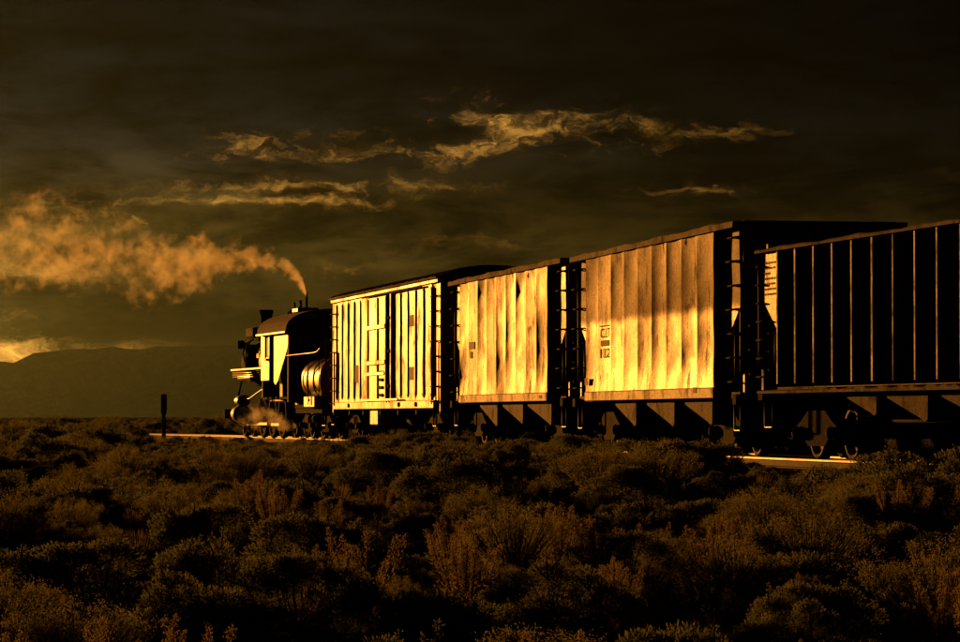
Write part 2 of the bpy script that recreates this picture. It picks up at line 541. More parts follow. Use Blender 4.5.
def sweep(prof, i0, i1, step, name, mat, parent=None, z0=RAIL, jit=0.0, smooth=False, closed=True):
    """profile (offset to the right, height over rail head) run along the centre line"""
    rnd = random.Random(5)
    idx = list(range(i0, i1, step))
    n = len(prof)
    vs, fs = [], []
    for i in idx:
        for (u, z) in prof:
            ju, jz = (rnd.uniform(-jit, jit), rnd.uniform(-jit, jit)) if jit else (0, 0)
            vs.append((CX[i] + ty[i] * (u + ju), CY[i] - tx[i] * (u + ju), z0 + z + jz * .5))
    for k in range(len(idx) - 1):
        for j in range(n if closed else n - 1):
            fs.append((k * n + j, k * n + (j + 1) % n, (k + 1) * n + (j + 1) % n, (k + 1) * n + j))
    if closed:
        fs += [tuple(range(n)), tuple(range(len(vs) - 1, len(vs) - n - 1, -1))]
    mb = MB()
    mb.add(vs, fs, smooth)
    o = mb.build(name, mat, parent)
    fixnormals(o.data)
    return o


bed = sweep([(-3.6, -0.85), (-2.3, -0.34), (-1.7, -0.21), (-0.9, -0.235), (0, -0.25), (0.9, -0.235), (1.7, -0.21), (2.3, -0.34), (3.6, -0.85)],
            0, len(CX), 1, 'track_bed', 'ballast', jit=0.03, closed=False)
tag(bed, kind='structure')

track = link('railway_track', None, None, (CX[0], CY[0], 0))
tag(track, 'curving railway track with shiny rails and wooden ties under the train', 'railway track')


def relocate(o, root):
    """child mesh was built in world coordinates: shift it so that the parent's placement is undone"""
    o.parent = root
    o.matrix_parent_inverse = Matrix.Translation(root.location).inverted()


railp = [(-.036, 0), (.036, 0), (.036, -.035), (.010, -.05), (.010, -.135), (.07, -.15), (.07, -.165), (-.07, -.165), (-.07, -.15), (-.010, -.135), (-.010, -.05), (-.036, -.035)]
for sgn in (-1, 1):
    rl = sweep([(u + sgn * .7535, z) for u, z in railp], 0, len(CX) - 1, 1, 'rail', 'rail')
    relocate(rl, track)
    hd = sweep([(sgn * .7535 - .039, -.034), (sgn * .7535 - .039, -.008), (sgn * .7535 - .030, .003), (sgn * .7535 + .030, .003), (sgn * .7535 + .039, -.008), (sgn * .7535 + .039, -.034)], 0, len(CX) - 1, 1, 'rail_head', 'railhead', closed=False)
    hd.parent = rl
    hd.matrix_parent_inverse = Matrix.Identity(4)
tie_me = MB().box(-1.28, 1.28, -.11, .11, -.35, -.17, 0.012).mesh('tie', 'tie')
rnd = random.Random(3)
s_c = np.concatenate([[0], np.cumsum(np.hypot(np.diff(CX), np.diff(CY)))])
for s_ in np.arange(36, 150, 0.56):
    i = int(np.searchsorted(s_c, s_))
    if i >= len(CX) - 1:
        break
    t = link('tie', tie_me, None, (CX[i] + rnd.uniform(-.03, .03), CY[i], RAIL + rnd.uniform(-.012, .006)), math.atan2(ty[i], tx[i]) - math.pi / 2 + rnd.uniform(-.03, .03))
    relocate(t, track)


def make_mountains():
    D = 12500.0
    ridge = [(-2600, 352), (-1900, 347), (-1300, 346), (-800, 350), (-500, 352), (-250, 350), (-120, 355), (-50, 352), (-20, 358), (2, 361), (14, 364), (24, 362), (40, 360), (48, 357), (56, 353), (66, 351),
             (80, 348), (95, 349), (112, 347), (128, 350), (140, 348), (152, 346), (175, 347), (240, 345), (300, 345), (400, 345), (520, 349), (650, 343), (800, 347), (1000, 345), (1500, 347), (2200, 345), (3200, 352)]
    rx = np.array([p[0] for p in ridge], float)
    ry = np.array([p[1] for p in ridge], float)
    xs = np.concatenate([np.arange(-2600, -60, 24), np.arange(-60, 320, 3), np.arange(320, 3200, 24)])
    rng = np.random.RandomState(4)
    y = np.interp(xs, rx, ry)
    y += np.convolve(rng.normal(0, 1.2, len(xs)), np.ones(4) / 4, 'same')
    vs, fs = [], []
    lay = [(-3200, 0.0), (-2300, .16), (-1500, .42), (-700, .72), (0, 1.0), (900, .7), (1900, 0.0)]
    n = len(lay)
    jit = [np.convolve(rng.normal(0, .10, len(xs)), np.ones(3) / 3, 'same') for _ in lay]
    for i, (px, py) in enumerate(zip(xs, y)):
        h = (417 - py) / FPX * D + CAMZ
        for j, (dd, k) in enumerate(lay):
            kk = k + (jit[j][i] if 0 < k < 1 else 0)
            yy = D + dd
            vs.append(((px - 480) / FPX * D + dd * 0.1, yy, -6 + (h + 6) * kk))
    for i in range(len(xs) - 1):
        for j in range(n - 1):
            a = i * n + j
            fs.append((a, a + 1, a + n + 1, a + n))
    mb = MB()
    mb.add(vs, fs, False)
    o = mb.build('mountain_range', 'hill')
    fixnormals(o.data)
    tag(o, kind='structure')


make_mountains()


# ------------------------------------------------------------------ rolling stock: shared running gear
def wheel_mesh(r, wdt=0.135, name='wheel'):
    return MB().lathe([(-wdt / 2 - .03, .06), (-wdt / 2 - .03, .09), (-wdt / 2, .10), (-.02, .12), (-.02, r - .10), (-wdt / 2, r - .07), (-wdt / 2, r - .005), (-wdt / 2 + .09, r), (-wdt / 2 + .1, r + .025),
                       (wdt / 2, r + .025), (wdt / 2, r - .07), (.03, r - .10), (.03, .12), (wdt / 2, .10), (wdt / 2, .05)], (0, 0, 0), 'y', 28).mesh(name, 'wheel')


WHEEL = wheel_mesh(0.42)
AXLE = MB().lathe([(-1.05, .07), (-.98, .075), (-.8, .09), (.8, .09), (.98, .075), (1.05, .07)], (0, 0, 0), 'y', 10).mesh('axle', 'iron')
sf = MB()
sf.prism([(-1.05, .36), (-1.05, .52), (-.80, .60), (-.42, .78), (.42, .78), (.80, .60), (1.05, .52), (1.05, .36), (.82, .36), (.74, .44), (.42, .22), (-.42, .22), (-.74, .44), (-.82, .36)], 'y', -.06, .06)
for s_ in (-1, 1):
    sf.box(s_ * .86 - .15, s_ * .86 + .15, -.09, .10, .33, .53, .02)
SFRAME = sf.mesh('side_frame', 'iron')
sp = MB()
for k in (-1, 0, 1):
    pts_ = [(k * .17 + .065 * math.cos(t), .065 * math.sin(t), .26 + .22 * t / (2 * math.pi * 5)) for t in np.linspace(0, 2 * math.pi * 5, 50)]
    sp.tube(pts_, .018, 5)
SPRING = sp.mesh('spring_pack', 'iron')
bo = MB()
bo.box(-.20, .20, -1.12, 1.12, .46, .68, .03)
bo.lathe([(.66, .22), (.74, .22)], (0, 0, 0), 'z', 16)
BOLSTER = bo.mesh('truck', 'iron')
CAP = MB().lathe([(0, .10), (.04, .10), (.07, .07), (.08, .0)], (0, 0, 0), 'y', 12).mesh('bearing_cap', 'iron')


def add_truck(root, x, left_only_detail=True):
    t = link('truck', BOLSTER, root, (x, 0, 0))
    for dx_ in (-.86, .86):
        for sy_ in (-1, 1):
            wv = link('wheel', WHEEL, t, (dx_, sy_ * .745, .42))
            if sy_ > 0:
                wv.rotation_euler[2] = math.pi
        link('axle', AXLE, t, (dx_, 0, .42))
    for sy_ in (-1, 1):
        link('side_frame', SFRAME, t, (0, sy_ * 1.06, 0))
        link('spring_pack', SPRING, t, (0, sy_ * 1.04, 0))
    for dx_ in (-.86, .86):
        link('bearing_cap', CAP, t, (dx_, 1.16, .43))
    return t


cp = MB()
cp.prism([(0, -.10), (.45, -.08), (.50, -.20), (.74, -.22), (.80, -.10), (.66, -.04), (.66, .05), (.80, .13), (.70, .20), (.46, .12), (0, .10)], 'z', -.14, .14)
COUPLER = cp.mesh('coupler', 'iron')
HOSE = MB().tube([(0, 0, 0), (.1, 0, -.02), (.25, 0, -.14), (.38, -.05, -.30), (.48, -.12, -.36)], .028, 7).mesh('air_hose', 'black')
bw = MB()
bw.tube([(0, .28 * math.cos(t), .28 * math.sin(t)) for t in np.linspace(0, 2 * math.pi, 25)], .018, 6, False)
for k in range(5):
    bw.tube([(0, 0, 0), (0, .28 * math.cos(k * 1.2566), .28 * math.sin(k * 1.2566))], .012, 5)
bw.tube([(-.02, 0, 0), (.16, 0, 0)], .025, 8)
BRAKE = bw.mesh('brake_wheel', 'iron')


def add_couplers(root, L, z=.86):
    link('coupler', COUPLER, root, (L - .1, 0, z))
    link('coupler', COUPLER, root, (.1, 0, z), math.pi)
    link('air_hose', HOSE, root, (L, .38, z - .05))
    link('air_hose', HOSE, root, (0, -.38, z - .05), math.pi)


def rung(mb, x0, x1, y, z, out=.09, r=.016):
    mb.tube([(x0, y, z), (x0, y + out, z - .01), (x1, y + out, z - .01), (x1, y, z)], r, 5)
    return mb


def stirrup(root, x0, x1, y, ztop, zbot):
    MB().tube([(x0, y, ztop), (x0, y, zbot + .03), (x0 + .03 * (1 if x1 > x0 else -1), y, zbot), (x1 - .03 * (1 if x1 > x0 else -1), y, zbot), (x1, y, zbot + .03), (x1, y, ztop)], .019, 6).build('stirrup_step', 'bar', root)


def place(root, left_xy, ang_deg):
    a = R(ang_deg)
    root.location = (left_xy[0] + HW * math.cos(a), left_xy[1] + HW * math.sin(a), RAIL)
    root.rotation_euler[2] = math.pi / 2 + a


def text_mesh(txt, width, height, mat):
    cu = bpy.data.curves.new('lettering', 'FONT')
    cu.body = txt
    cu.size = 1.0
    cu.extrude = 0.0
    cu.offset = 0.012
    cu.align_x = 'CENTER'
    ob = bpy.data.objects.new('lettering', cu)
    COL.objects.link(ob)
    dg = bpy.context.evaluated_depsgraph_get()
    me = bpy.data.meshes.new_from_object(ob.evaluated_get(dg))
    bpy.data.objects.remove(ob)
    co = np.array([v.co[:] for v in me.vertices])
    mn, mx = co.min(0), co.max(0)
    for v in me.vertices:
        v.co.x = (v.co.x - (mn[0] + mx[0]) / 2) / (mx[0] - mn[0]) * width
        v.co.y = (v.co.y - mn[1]) / (mx[1] - mn[1]) * height
        v.co.z = 0
    me.materials.clear()
    me.materials.append(M[mat])
    return me


def put_on_left_side(me, name, root, x, y, z):
    """text or decal drawn in XY, stood up on the left flank (reads from the left: its right is towards the rear)"""
    o = link(name, me, root, (x, y, z))
    o.rotation_euler = (math.pi / 2, 0, math.pi)
    return o


# ------------------------------------------------------------------ hopper cars
def hopper(left_xy, ang, L, H, zs, mat, label, style, seed, npan=9, ends=1.5, chutes=(), front_anchor=False, sill_h=0.19):
    rnd = random.Random(seed)
    rng = np.random.RandomState(seed)
    root = link('hopper_car', None)
    if front_anchor:
        a = R(ang)
        left_xy = (left_xy[0] + math.sin(a) * L, left_xy[1] - math.cos(a) * L)
    place(root, left_xy, ang)
    tag(root, label, 'hopper car', 'hopper cars of the freight train')
    rec = 0.155 if style == 'panel' else 0.135
    yp = HW - .035               # outer plane of posts and pressed panels
    yr = yp - rec                # recessed plane of the sheets
    xa, xb = ends, L - ends
    ztop, zbot = H - (.10 if style == 'panel' else .045), zs + sill_h
    ye = yr if style == 'panel' else yp - .045
    zl0, sl = (2.66, .62) if H > 3.7 else (2.72, .66)
    # --- left flank
    if style == 'panel':
        wpan = (xb - xa) / npan
        for i in range(npan):
            x0 = xa + i * wpan
            nu, nv = 14, 18
            dn = rng.normal(0, 1, (4, 3))
            vs, fs = [], []
            amp0 = (.060 if i != npan - 2 else .020) + rnd.uniform(-.006, .006)
            sk = rnd.uniform(-.06, .06)
            for b in range(nv + 1):
                v = b / nv
                z = zbot + (ztop - zbot) * v
                am = amp0 * (.72 + .28 * math.sin(5 * v + i * 1.7)) * min(1, (v + .02) / .20) * min(1, (1.04 - v) / .10)
                for a_ in range(nu + 1):
                    u = a_ / nu
                    q = min(max(u + sk * math.sin(u * math.pi), 0), 1)
                    dip = 4 * q * (1 - q)
                    dent = .006 * sum(dn[k, 0] * math.sin((k + 1) * 2.3 * v * math.pi + dn[k, 1] * 3) * math.sin((k % 2 + 1) * math.pi * u) for k in range(4))
                    edge_w = (.012 * math.sin(v * 17 + i) if (i in (0, npan - 1)) else 0)
                    x = x0 + wpan * u
                    if (i == 0 and a_ == 0) or (i == npan - 1 and a_ == nu):
                        x += edge_w * 2
                    vs.append((x, yp - am * 1.0 * dip + dent * (.5 if i != npan - 2 else 0) - .002, z))
            for b in range(nv):
                for a_ in range(nu):
                    k = b * (nu + 1) + a_
                    fs.append((k + 1, k, k + nu + 1, k + nu + 2))
            MB().add(vs, fs, True).build('side_panel', mat, root)
        # returns that close the pressed panels towards the recessed ends
        for x in (xa, xb):
            MB().box(x - .02, x + .02, yr - .04, yp - .012, zs + .05, ztop).build('end_return', mat, root)
    else:
        np_ = npan
        xs = [xa - .52 + (xb - xa + 1.04) * i / np_ for i in range(np_ + 1)]
        for i in range(np_):
            MB().box(xs[i] + .004, xs[i + 1] - .004, yr - .012, yr, zbot, ztop).build('side_panel', mat, root)
        for i, x in enumerate(xs):
            wj = .046
            j1, j2 = rnd.uniform(-.012, .012), rnd.uniform(-.012, .012)
            MB().prism([(x - wj - .05, yr - .004), (x + wj + .05, yr - .004), (x + wj + j1, yp - .012), (x + wj * .6 + j1, yp), (x - wj * .6 + j2, yp), (x - wj + j2, yp - .012)], 'z', zbot - .04, ztop).build('side_post', mat, root)
        xa, xb = xs[0], xs[-1]
    # recessed end sheets with a slanted foot, left side
    MB().prism([(0.03, ztop), (xa + .03, ztop), (xa + .03, zl0 - sl * (xa + .03)), (0.03, zl0 - sl * .03)], 'y', ye - .012, ye).build('end_sheet', mat if style == 'panel' else 'end_c', root)
    MB().prism([(L - .03, ztop), (xb - .03, ztop), (xb - .03, zl0 - sl * (L - xb + .03)), (L - .03, zl0 - sl * .03)], 'y', ye - .012, ye).build('end_sheet', mat if style == 'panel' else 'end_c', root)
    # right flank
    MB().box(.03, L - .03, -yr, -yr + .012, zl0 - .3, ztop).build('right_side_sheet', mat, root)
    MB().box(xa, xb, -yr, -yr + .012, zbot, zl0 - .304).build('right_side_sheet', mat, root)
    for i in range(npan + 1):
        x = xa + (xb - xa) * i / npan
        MB().box(x - .06, x + .06, -yp, -yr - .003, zbot, ztop).build('side_post', mat, root)
    # top chords, slightly bent by years of loading
    def chord(y0, y1):
        n = 28
        ch_ = .12 if style == 'panel' else .06
        vs, fs = [], []
        for k in range(n + 1):
            x = -.02 + (L + .04) * k / n
            dzc = .012 * math.sin(k * .9 + seed) + .008 * math.sin(k * 2.3)
            dyc = .008 * math.sin(k * 1.3 + seed)
            for (yy, zz) in ((y0, H - ch_), (y1, H - ch_), (y1 + dyc, H - .02 + dzc), (y1 + dyc - .02, H + dzc), (y0, H + dzc)):
                vs.append((x, yy, zz))
        for k in range(n):
            for j in range(5):
                fs.append((k * 5 + j, k * 5 + (j + 1) % 5, k * 5 + 5 + (j + 1) % 5, k * 5 + 5 + j))
        fs += [(0, 1, 2, 3, 4), tuple(n * 5 + q for q in (4, 3, 2, 1, 0))]
        o = MB().add(vs, fs).build('top_chord', 'rust', root)
        fixnormals(o.data)
    chord(HW - .19, HW)
    chord(-HW, -HW + .19)
    # sills
    MB().box(.10, L - .10, yr - .10, yr + .02, zs - .005, zs + .10).build('side_sill', 'rust', root)
    if style == 'panel':
        MB().box(xa - .02, xb + .02, yr + .024, yp + .02, zs, zbot - .004, .012).build('side_sill', 'sill', root)
    else:
        n = 60
        vs, fs = [], []
        for k in range(n + 1):
            x = .10 + (L - .2) * k / n
            j = rnd.uniform(0, .035) if x < L - 3.0 else 0
            vs += [(x, yr - .05, zs), (x, yp + .03, zs), (x, yp + .03, zs + .035), (x, yp + .012, zs + .045 + j), (x, yr - .05, zs + .07 + j)]
        for k in range(n):
            for q in range(5):
                fs.append((k * 5 + q, k * 5 + (q + 1) % 5, k * 5 + 5 + (q + 1) % 5, k * 5 + 5 + q))
        fs += [(0, 1, 2, 3, 4), tuple(n * 5 + q for q in (4, 3, 2, 1, 0))]
        o = MB().add(vs, fs).build('side_sill', 'rust', root)
        MB().box(.2, L - 3.0, yp - .03, yp + .012, zs + .075, zs + .10, .01).build('coal_spill', 'sill', root)
        fixnormals(o.data)
    MB().box(.10, L - .10, -yp, -yr, zs, zs + .16).build('side_sill', 'rust', root)
    MB().box(.0, L, -.26, .26, .70, 1.02, .02).build('centre_sill', 'iron', root)
    # ends
    for xe, sg in ((0, 1), (L, -1)):
        X = lambda d: xe + sg * d
        lo, hi = sorted((X(.03), X(.05)))
        MB().box(lo, hi, -yr + .02, yr - .02, zl0 - .05, ztop + .05).build('end_wall', mat, root)
        for z in (zl0 + .25, zl0 + .70):
            lo, hi = sorted((X(-.05), X(.028)))
            MB().box(lo, hi, -yr + .05, yr - .05, z, z + .09, .015).build('end_stiffener', mat, root)
        lo, hi = sorted((X(-.06), X(.12)))
        MB().box(lo, hi, -HW + .193, HW - .193, H - .13, H - .005, .015).build('top_chord', 'rust', root)
        # slope sheet
        MB().prism([(X(.04), zl0 - .06), (X(2.75), zs - .02), (X(2.77), zs + .0), (X(.06), zl0 - .03)], 'y', -yr + .03, yr - .03).build('slope_sheet', 'rust', root)
        # end platform, corner posts, ladder rungs, steps
        lo, hi = sorted((X(-.02), X(.22)))
        MB().box(lo, hi, -HW + .06, HW - .06, zs - .11, zs + .06, .02).build('end_sill', 'iron', root)
        for sy_ in (-1, 1):
            MB().tube([(X(.06), sy_ * (ye + .01), zs), (X(.07), sy_ * (ye + .012), (zs + zl0) / 2), (X(.05), sy_ * (ye + .01), zl0 + .1), (X(.06), sy_ * (ye + .02), ztop)], .03, 6).build('corner_post', 'bar', root)
            MB().tube([(X(.55), sy_ * (yr - .01), zs), (X(.55), sy_ * (yr - .01), zl0 - .35)], .022, 6).build('ladder_stile', 'bar', root)
        for k in range(7):
            z = zs + .28 + k * (H - zs - .55) / 6
            mb = MB()
            lo, hi = sorted((X(.02), X(.55 if style == 'panel' else (.16 if z > zl0 - .25 else .5))))
            rung(mb, lo, hi, ye, z, (.15 if k % 2 else .12) if style == 'panel' else .055, .017)
            mb.build('ladder_rung', 'iron', root)
            mb = MB()
            x_ = X(-.02)
            mb.tube([(x_, yr - .1, z + .12), (X(-.13), yr - .1, z + .11), (X(-.13), yr - .55, z + .11), (x_, yr - .55, z + .12)], .016, 5)
            mb.build('ladder_rung', 'iron', root)
        stirrup(root, X(.08), X(.50), yr + .02, zs - .02, zs - .55)
        # gusset at the sill corner
        MB().prism([(X(.02), zs + .06), (X(.36), zs + .06), (X(.30), zs + .20), (X(.12), zs + .38), (X(.02), zs + .40)], 'y', ye - .045, ye - .03).build('corner_gusset', mat, root)
    # hopper chutes: upright rear face, floor sloping down to it
    for k, (c0, c1, dep) in enumerate(chutes):
        pr = [(c1, zs - .03), (c1 - .10, zs - .10), (c0 + .28, zs - dep + .05), (c0 + .10, zs - dep), (c0, zs - dep * .92), (c0 - .02, zs - .03)]
        ch = MB().prism(pr, 'y', -1.22, yr - .03).build('hopper_chute', 'rust', root)
        fixnormals(ch.data)
        MB().box(c0 - .06, c0 - .024, -1.0, 1.0, zs - dep * .9, zs - dep * .35).build('outlet_door', 'iron', ch)
    add_truck(root, 1.95)
    add_truck(root, L - 1.95)
    add_couplers(root, L)
    MB().tube([(.3, .75, .62), (L - .3, .75, .62)], .025, 6).build('brake_pipe', 'iron', root)
    MB().lathe([(0, .05), (.02, .16), (.5, .16), (.52, .05)], (3.2, .95, .78), 'x', 14).build('brake_cylinder', 'iron', root)
    link('brake_wheel', BRAKE, root, (-.16, -.55, H - .85))
    return root


# nearest car, at the right edge
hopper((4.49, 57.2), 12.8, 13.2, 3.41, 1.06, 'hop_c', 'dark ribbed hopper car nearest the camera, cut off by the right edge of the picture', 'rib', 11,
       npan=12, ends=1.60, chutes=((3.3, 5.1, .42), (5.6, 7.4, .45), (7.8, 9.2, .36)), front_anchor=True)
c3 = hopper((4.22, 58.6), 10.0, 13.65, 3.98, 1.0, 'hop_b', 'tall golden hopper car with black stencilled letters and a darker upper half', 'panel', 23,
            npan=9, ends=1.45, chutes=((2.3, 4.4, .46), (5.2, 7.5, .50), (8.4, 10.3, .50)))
c2 = hopper((1.667, 73.4), 10.7, 13.25, 4.03, 1.02, 'hop_a', 'golden lit hopper car without big lettering, coupled right behind the boxcar', 'panel', 37,
            npan=9, ends=1.45, chutes=((1.9, 4.5, .52), (5.0, 7.4, .50), (8.0, 10.2, .56)))

# lettering on the tall hopper: two lines of stencil with bars, near its front end
yl = HW - .035 + .006
yl -= .012
put_on_left_side(text_mesh('CUT', .94, .19, 'stencil'), 'lettering', c3, 10.38, yl, 2.24)
put_on_left_side(text_mesh('102', .94, .19, 'stencil'), 'lettering', c3, 10.38, yl, 1.84)
MB().box(9.90, 10.88, yl - .003, yl, 2.46, 2.485).build('lettering_bar', 'stencil', c3)
MB().box(9.95, 10.80, yl - .003, yl, 2.075, 2.19).build('lettering_bar', 'stencil', c3)
for (xx, zz, ww, hh) in ((11.9, 1.32, .28, .14), (2.6, 1.10, .24, .10)):
    MB().box(xx, xx + ww, HW - .012, HW - .008, zz, zz + hh).build('stencil_patch', 'stencil', c3)
MB().box(9.9, 10.6, yl - .003, yl, 2.30, 2.47).build('stencil_patch', 'stencil', c2)
MB().box(10.25, 10.5, yl - .003, yl, 2.08, 2.24).build('stencil_patch', 'stencil', c2)
MB().box(1.9, 2.2, HW - .012, HW - .008, 1.08, 1.15).build('stencil_patch', 'stencil', c2)
# small stencil lines on the nearest car's first sheet
c4 = bpy.data.objects['hopper_car']
rnd = random.Random(9)
ysh = HW - .035 - .045 + .001
for k in range(7):
    z = 3.16 - k * .085
    x = 13.2 - .30
    while x > 13.2 - .92 + rnd.uniform(0, .2) * (k % 3):
        l = rnd.uniform(.05, .12)
        MB().box(x - l, x, ysh, ysh + .002, z, z + .034).build('stencil_mark', 'stencil', c4)
        x -= l + rnd.uniform(.02, .05)


# ------------------------------------------------------------------ boxcar
def boxcar():
    L, H, zs = 16.95, 4.23, 0.90
    CR = 4.52
    root = link('boxcar', None)
    place(root, (-1.104, 87.8), 11.5)
    tag(root, 'bright ribbed boxcar with sliding side door, coupled behind the locomotive tender', 'boxcar')
    yw = HW - .085
    rb = random.Random(6)
    mat = 'boxcar'
    D0, D1 = 6.6, 10.9           # door bay
    # side sheets, one per bay between posts
    posts_r = [1.05 + i * 1.11 for i in range(6)]
    posts_l = [D1 + i * 1.06 for i in range(6)]
    zb, zt = zs + .22, H - .22
    for ps in (posts_r, posts_l):
        for a, b in zip(ps[:-1], ps[1:]):
            nu, nv = 12, 10
            vs, fs = [], []
            tilt, ph = rb.uniform(-.004, .010), rb.uniform(0, 6)
            for q in range(nv + 1):
                v = q / nv
                for k in range(nu + 1):
                    u = k / nu
                    vs.append((a + .003 + (b - a - .006) * u, yw - .007 * math.sin(math.pi * u) ** 2 - tilt * u + .004 * math.sin(v * 9 + ph) * math.sin(math.pi * u), zb - .1 + (zt + .15 - zb) * v))
            for q in range(nv):
                for k in range(nu):
                    g = q * (nu + 1) + k
                    fs.append((g + 1, g, g + nu + 1, g + nu + 2))
            MB().add(vs, fs, True).build('side_panel', mat, root)
        for x in ps:
            j = .05
            MB().add([(x - j - .07, yw - .004, zb + .05), (x + j + .07, yw - .004, zb + .05), (x - j - .07, yw - .004, zt), (x + j + .07, yw - .004, zt),
                      (x - j, yw + .030, zb + .16), (x + j, yw + .030, zb + .16), (x - j, yw + .030, zt - .08), (x + j, yw + .030, zt - .08)],
                     [(0, 4, 6, 2), (4, 5, 7, 6), (5, 1, 3, 7), (0, 1, 5, 4), (6, 7, 3, 2)]).build('side_post', mat, root)
    # plain end bays behind the ladders
    MB().box(.02, posts_r[0] - .003, yw - .045, yw - .03, zb - .1, zt + .05).build('side_panel', mat, root)
    MB().box(posts_l[-1] + .003, L - .02, yw - .045, yw - .03, zb - .1, zt + .05).build('side_panel', mat, root)
    # fascia under the eave and side sill
    MB().box(0, L, yw - .03, yw + .055, zt + .054, H, .012).build('eave_plate', mat, root)
    MB().box(.5, L - .5, yw - .03, HW - .02, zs, zs + .21, .014).build('side_sill', mat, root)
    MB().box(D0 - 1.2, D1 + .3, HW - .015, HW + .03, zs + .225, zs + .275).build('door_track', 'bar', root)
    MB().box(2.0, D1 + .2, yw + .06, HW + .01, zt + .0, zt + .05).build('door_track', 'iron', root)
    for x in (2.9, 5.4, 13.6):
        MB().lathe([(0, .07), (.03, .06)], (x, HW - .018, zs + .11), 'y', 10).build('sill_bolt', 'iron', root)
    # dark doorway frame, the sliding door hangs a little proud
    MB().box(D0, D1, yw - .03, yw - .015, zb - .1, zt + .05).build('doorway_panel', mat, root)
    door = MB().box(D0 + .95, D1 - .25, yw - .02, yw + .02, zb - .02, zt - .02).build('sliding_door', mat, root)
    for x in (D0 + 1.0, D0 + 2.35, D1 - .35):
        MB().box(x - .05, x + .05, yw + .022, yw + .055, zb, zt - .04, .012).build('door_post', mat, door)
    for z in (zb + 1.0, zb + 1.98):
        MB().box(D0 + .98, D1 - .28, yw + .024, yw + .075, z, z + .12, .012).build('door_bar', mat, door)
    for x, r_ in ((D0 + .28, .026), (D0 + .66, .026)):
        MB().tube([(x, yw + .06, zb - .05), (x, yw + .06, zt)], r_, 8).build('lock_rod', 'iron', root)
        for z in (zb + .35, zb + 1.3, zb + 2.2):
            MB().box(x - .07, x + .07, yw - .02, yw + .10, z, z + .09).build('rod_keeper', 'iron', root)
    MB().box(D0 + .02, D0 + .14, yw - .02, yw + .07, zb - .08, zt).build('door_jamb', mat, root)
    for k in range(4):
        MB().box(D0 + 1.5, D0 + 1.95 + .2 * (k % 2), yw + .022, yw + .06, zb + .12 + k * .21, zb + .20 + k * .21).build('door_latch', 'iron', door)
    MB().box(D0 + 1.1, D1 - .4, yw + .022, yw + .075, zb + .72, zb + .79).build('door_handle', 'bar', door)
    # dark stencil patches
    for (x, z, l, h) in ((posts_r[2] + .08, 3.05, .95, .30), (posts_r[2] + .08, 1.65, .95, .34), (posts_l[1] + .08, 1.66, .9, .5)):
        MB().box(x, x + l, yw - .002, yw + .004, z, z + h).build('stencil_patch', 'stencil', root)
    # right side
    MB().box(.02, L - .02, -yw, -yw + .012, zs + .1, H - .02).build('right_side_sheet', mat, root)
    for i in range(15):
        x = 1.05 + i * 1.06
        MB().box(x - .05, x + .05, -yw - .065, -yw - .002, zb, zt).build('side_post', mat, root)
    MB().box(.5, L - .5, -HW + .02, -yw - .003, zs, zs + .09).build('side_sill', mat, root)
    # arched roof with seam caps
    def arch(off, hw, n=14):
        return [(hw * math.cos(math.pi * k / n), H - .02 + off + (CR - H) * (1 - math.cos(math.pi * k / n) ** 2)) for k in range(n + 1)]
    pr = arch(0, HW + .02)
    MB().prism(pr + [(-HW - .02, H - .07), (HW + .02, H - .07)], 'x', -.06, L + .06).build('roof', 'roof', root)
    roof = [c for c in root.children if c.name.startswith('roof')][0]
    fixnormals(roof.data)
    for i in range(15):
        x = .4 + i * (L - .8) / 14
        a, b_ = arch(.03, HW + .035), arch(-.005, HW + .02)
        cap = MB().prism(a + b_[::-1], 'x', x - .04, x + .04).build('roof_seam', 'roof', roof)
        fixnormals(cap.data)
    # ends, pressed into horizontal corrugations
    for xe, sg in ((0, 1), (L, -1)):
        X = lambda d: xe + sg * d
        n = 64
        vs, fs = [], []
        for k in range(n + 1):
            z = zs - .05 + (H - zs + .02) * k / n
            t = (k / n * 14) % 1
            d = -.055 * (math.sin(math.pi * t) ** 2) if .06 < k / n < .96 else 0
            vs += [(X(.015 + d), -yw + .02, z), (X(.015 + d), yw - .04, z)]
        for k in range(n):
            fs.append((2 * k, 2 * k + 1, 2 * k + 3, 2 * k + 2))
        MB().add(vs, fs, True).build('end_wall', mat, root)
        gab = arch(-.03, HW - .10)
        lo, hi = sorted((X(.01), X(.03)))
        g_ = MB().prism(gab + [(-HW + .1, H - .12), (HW - .1, H - .12)], 'x', lo, hi).build('gable', 'hop_c', root)
        fixnormals(g_.data)
        lo, hi = sorted((X(-.05), X(.06)))
        for sy_ in (-1, 1):
            MB().box(lo, hi, sy_ * (yw - .06) - .045, sy_ * (yw - .06) + .045, zs - .08, H - .05, .012).build('corner_post', mat, root)
        lo, hi = sorted((X(-.04), X(.25)))
        MB().box(lo, hi, -HW + .08, HW - .11, zs - .16, zs + .06, .02).build('end_sill', 'iron', root)
        for k in range(8):
            z = zs + .18 + k * .38
            lo, hi = sorted((X(.14), X(.72)))
            rung(MB(), lo, hi, yw - .035, z, .13, .016).build('ladder_rung', 'iron', root)
            if k < 7:
                MB().tube([(X(.0), yw - .3, z), (X(-.15), yw - .3, z), (X(-.15), yw - .8, z), (X(.0), yw - .8, z)], .016, 5).build('ladder_rung', 'iron', root)
        MB().tube([(X(.14), yw + .06, zs + .1), (X(.14), yw + .065, H - .3)], .022, 6).build('ladder_stile', 'bar', root)
        MB().tube([(X(.72), yw + .06, zs + .1), (X(.72), yw + .065, zs + 1.7)], .022, 6).build('ladder_stile', 'bar', root)
        stirrup(root, X(.14), X(.6), yw + .04, zs + .1, zs - .45)
    # underframe
    MB().box(0, L, -.3, .3, .62, .94, .02).build('centre_sill', 'iron', root)
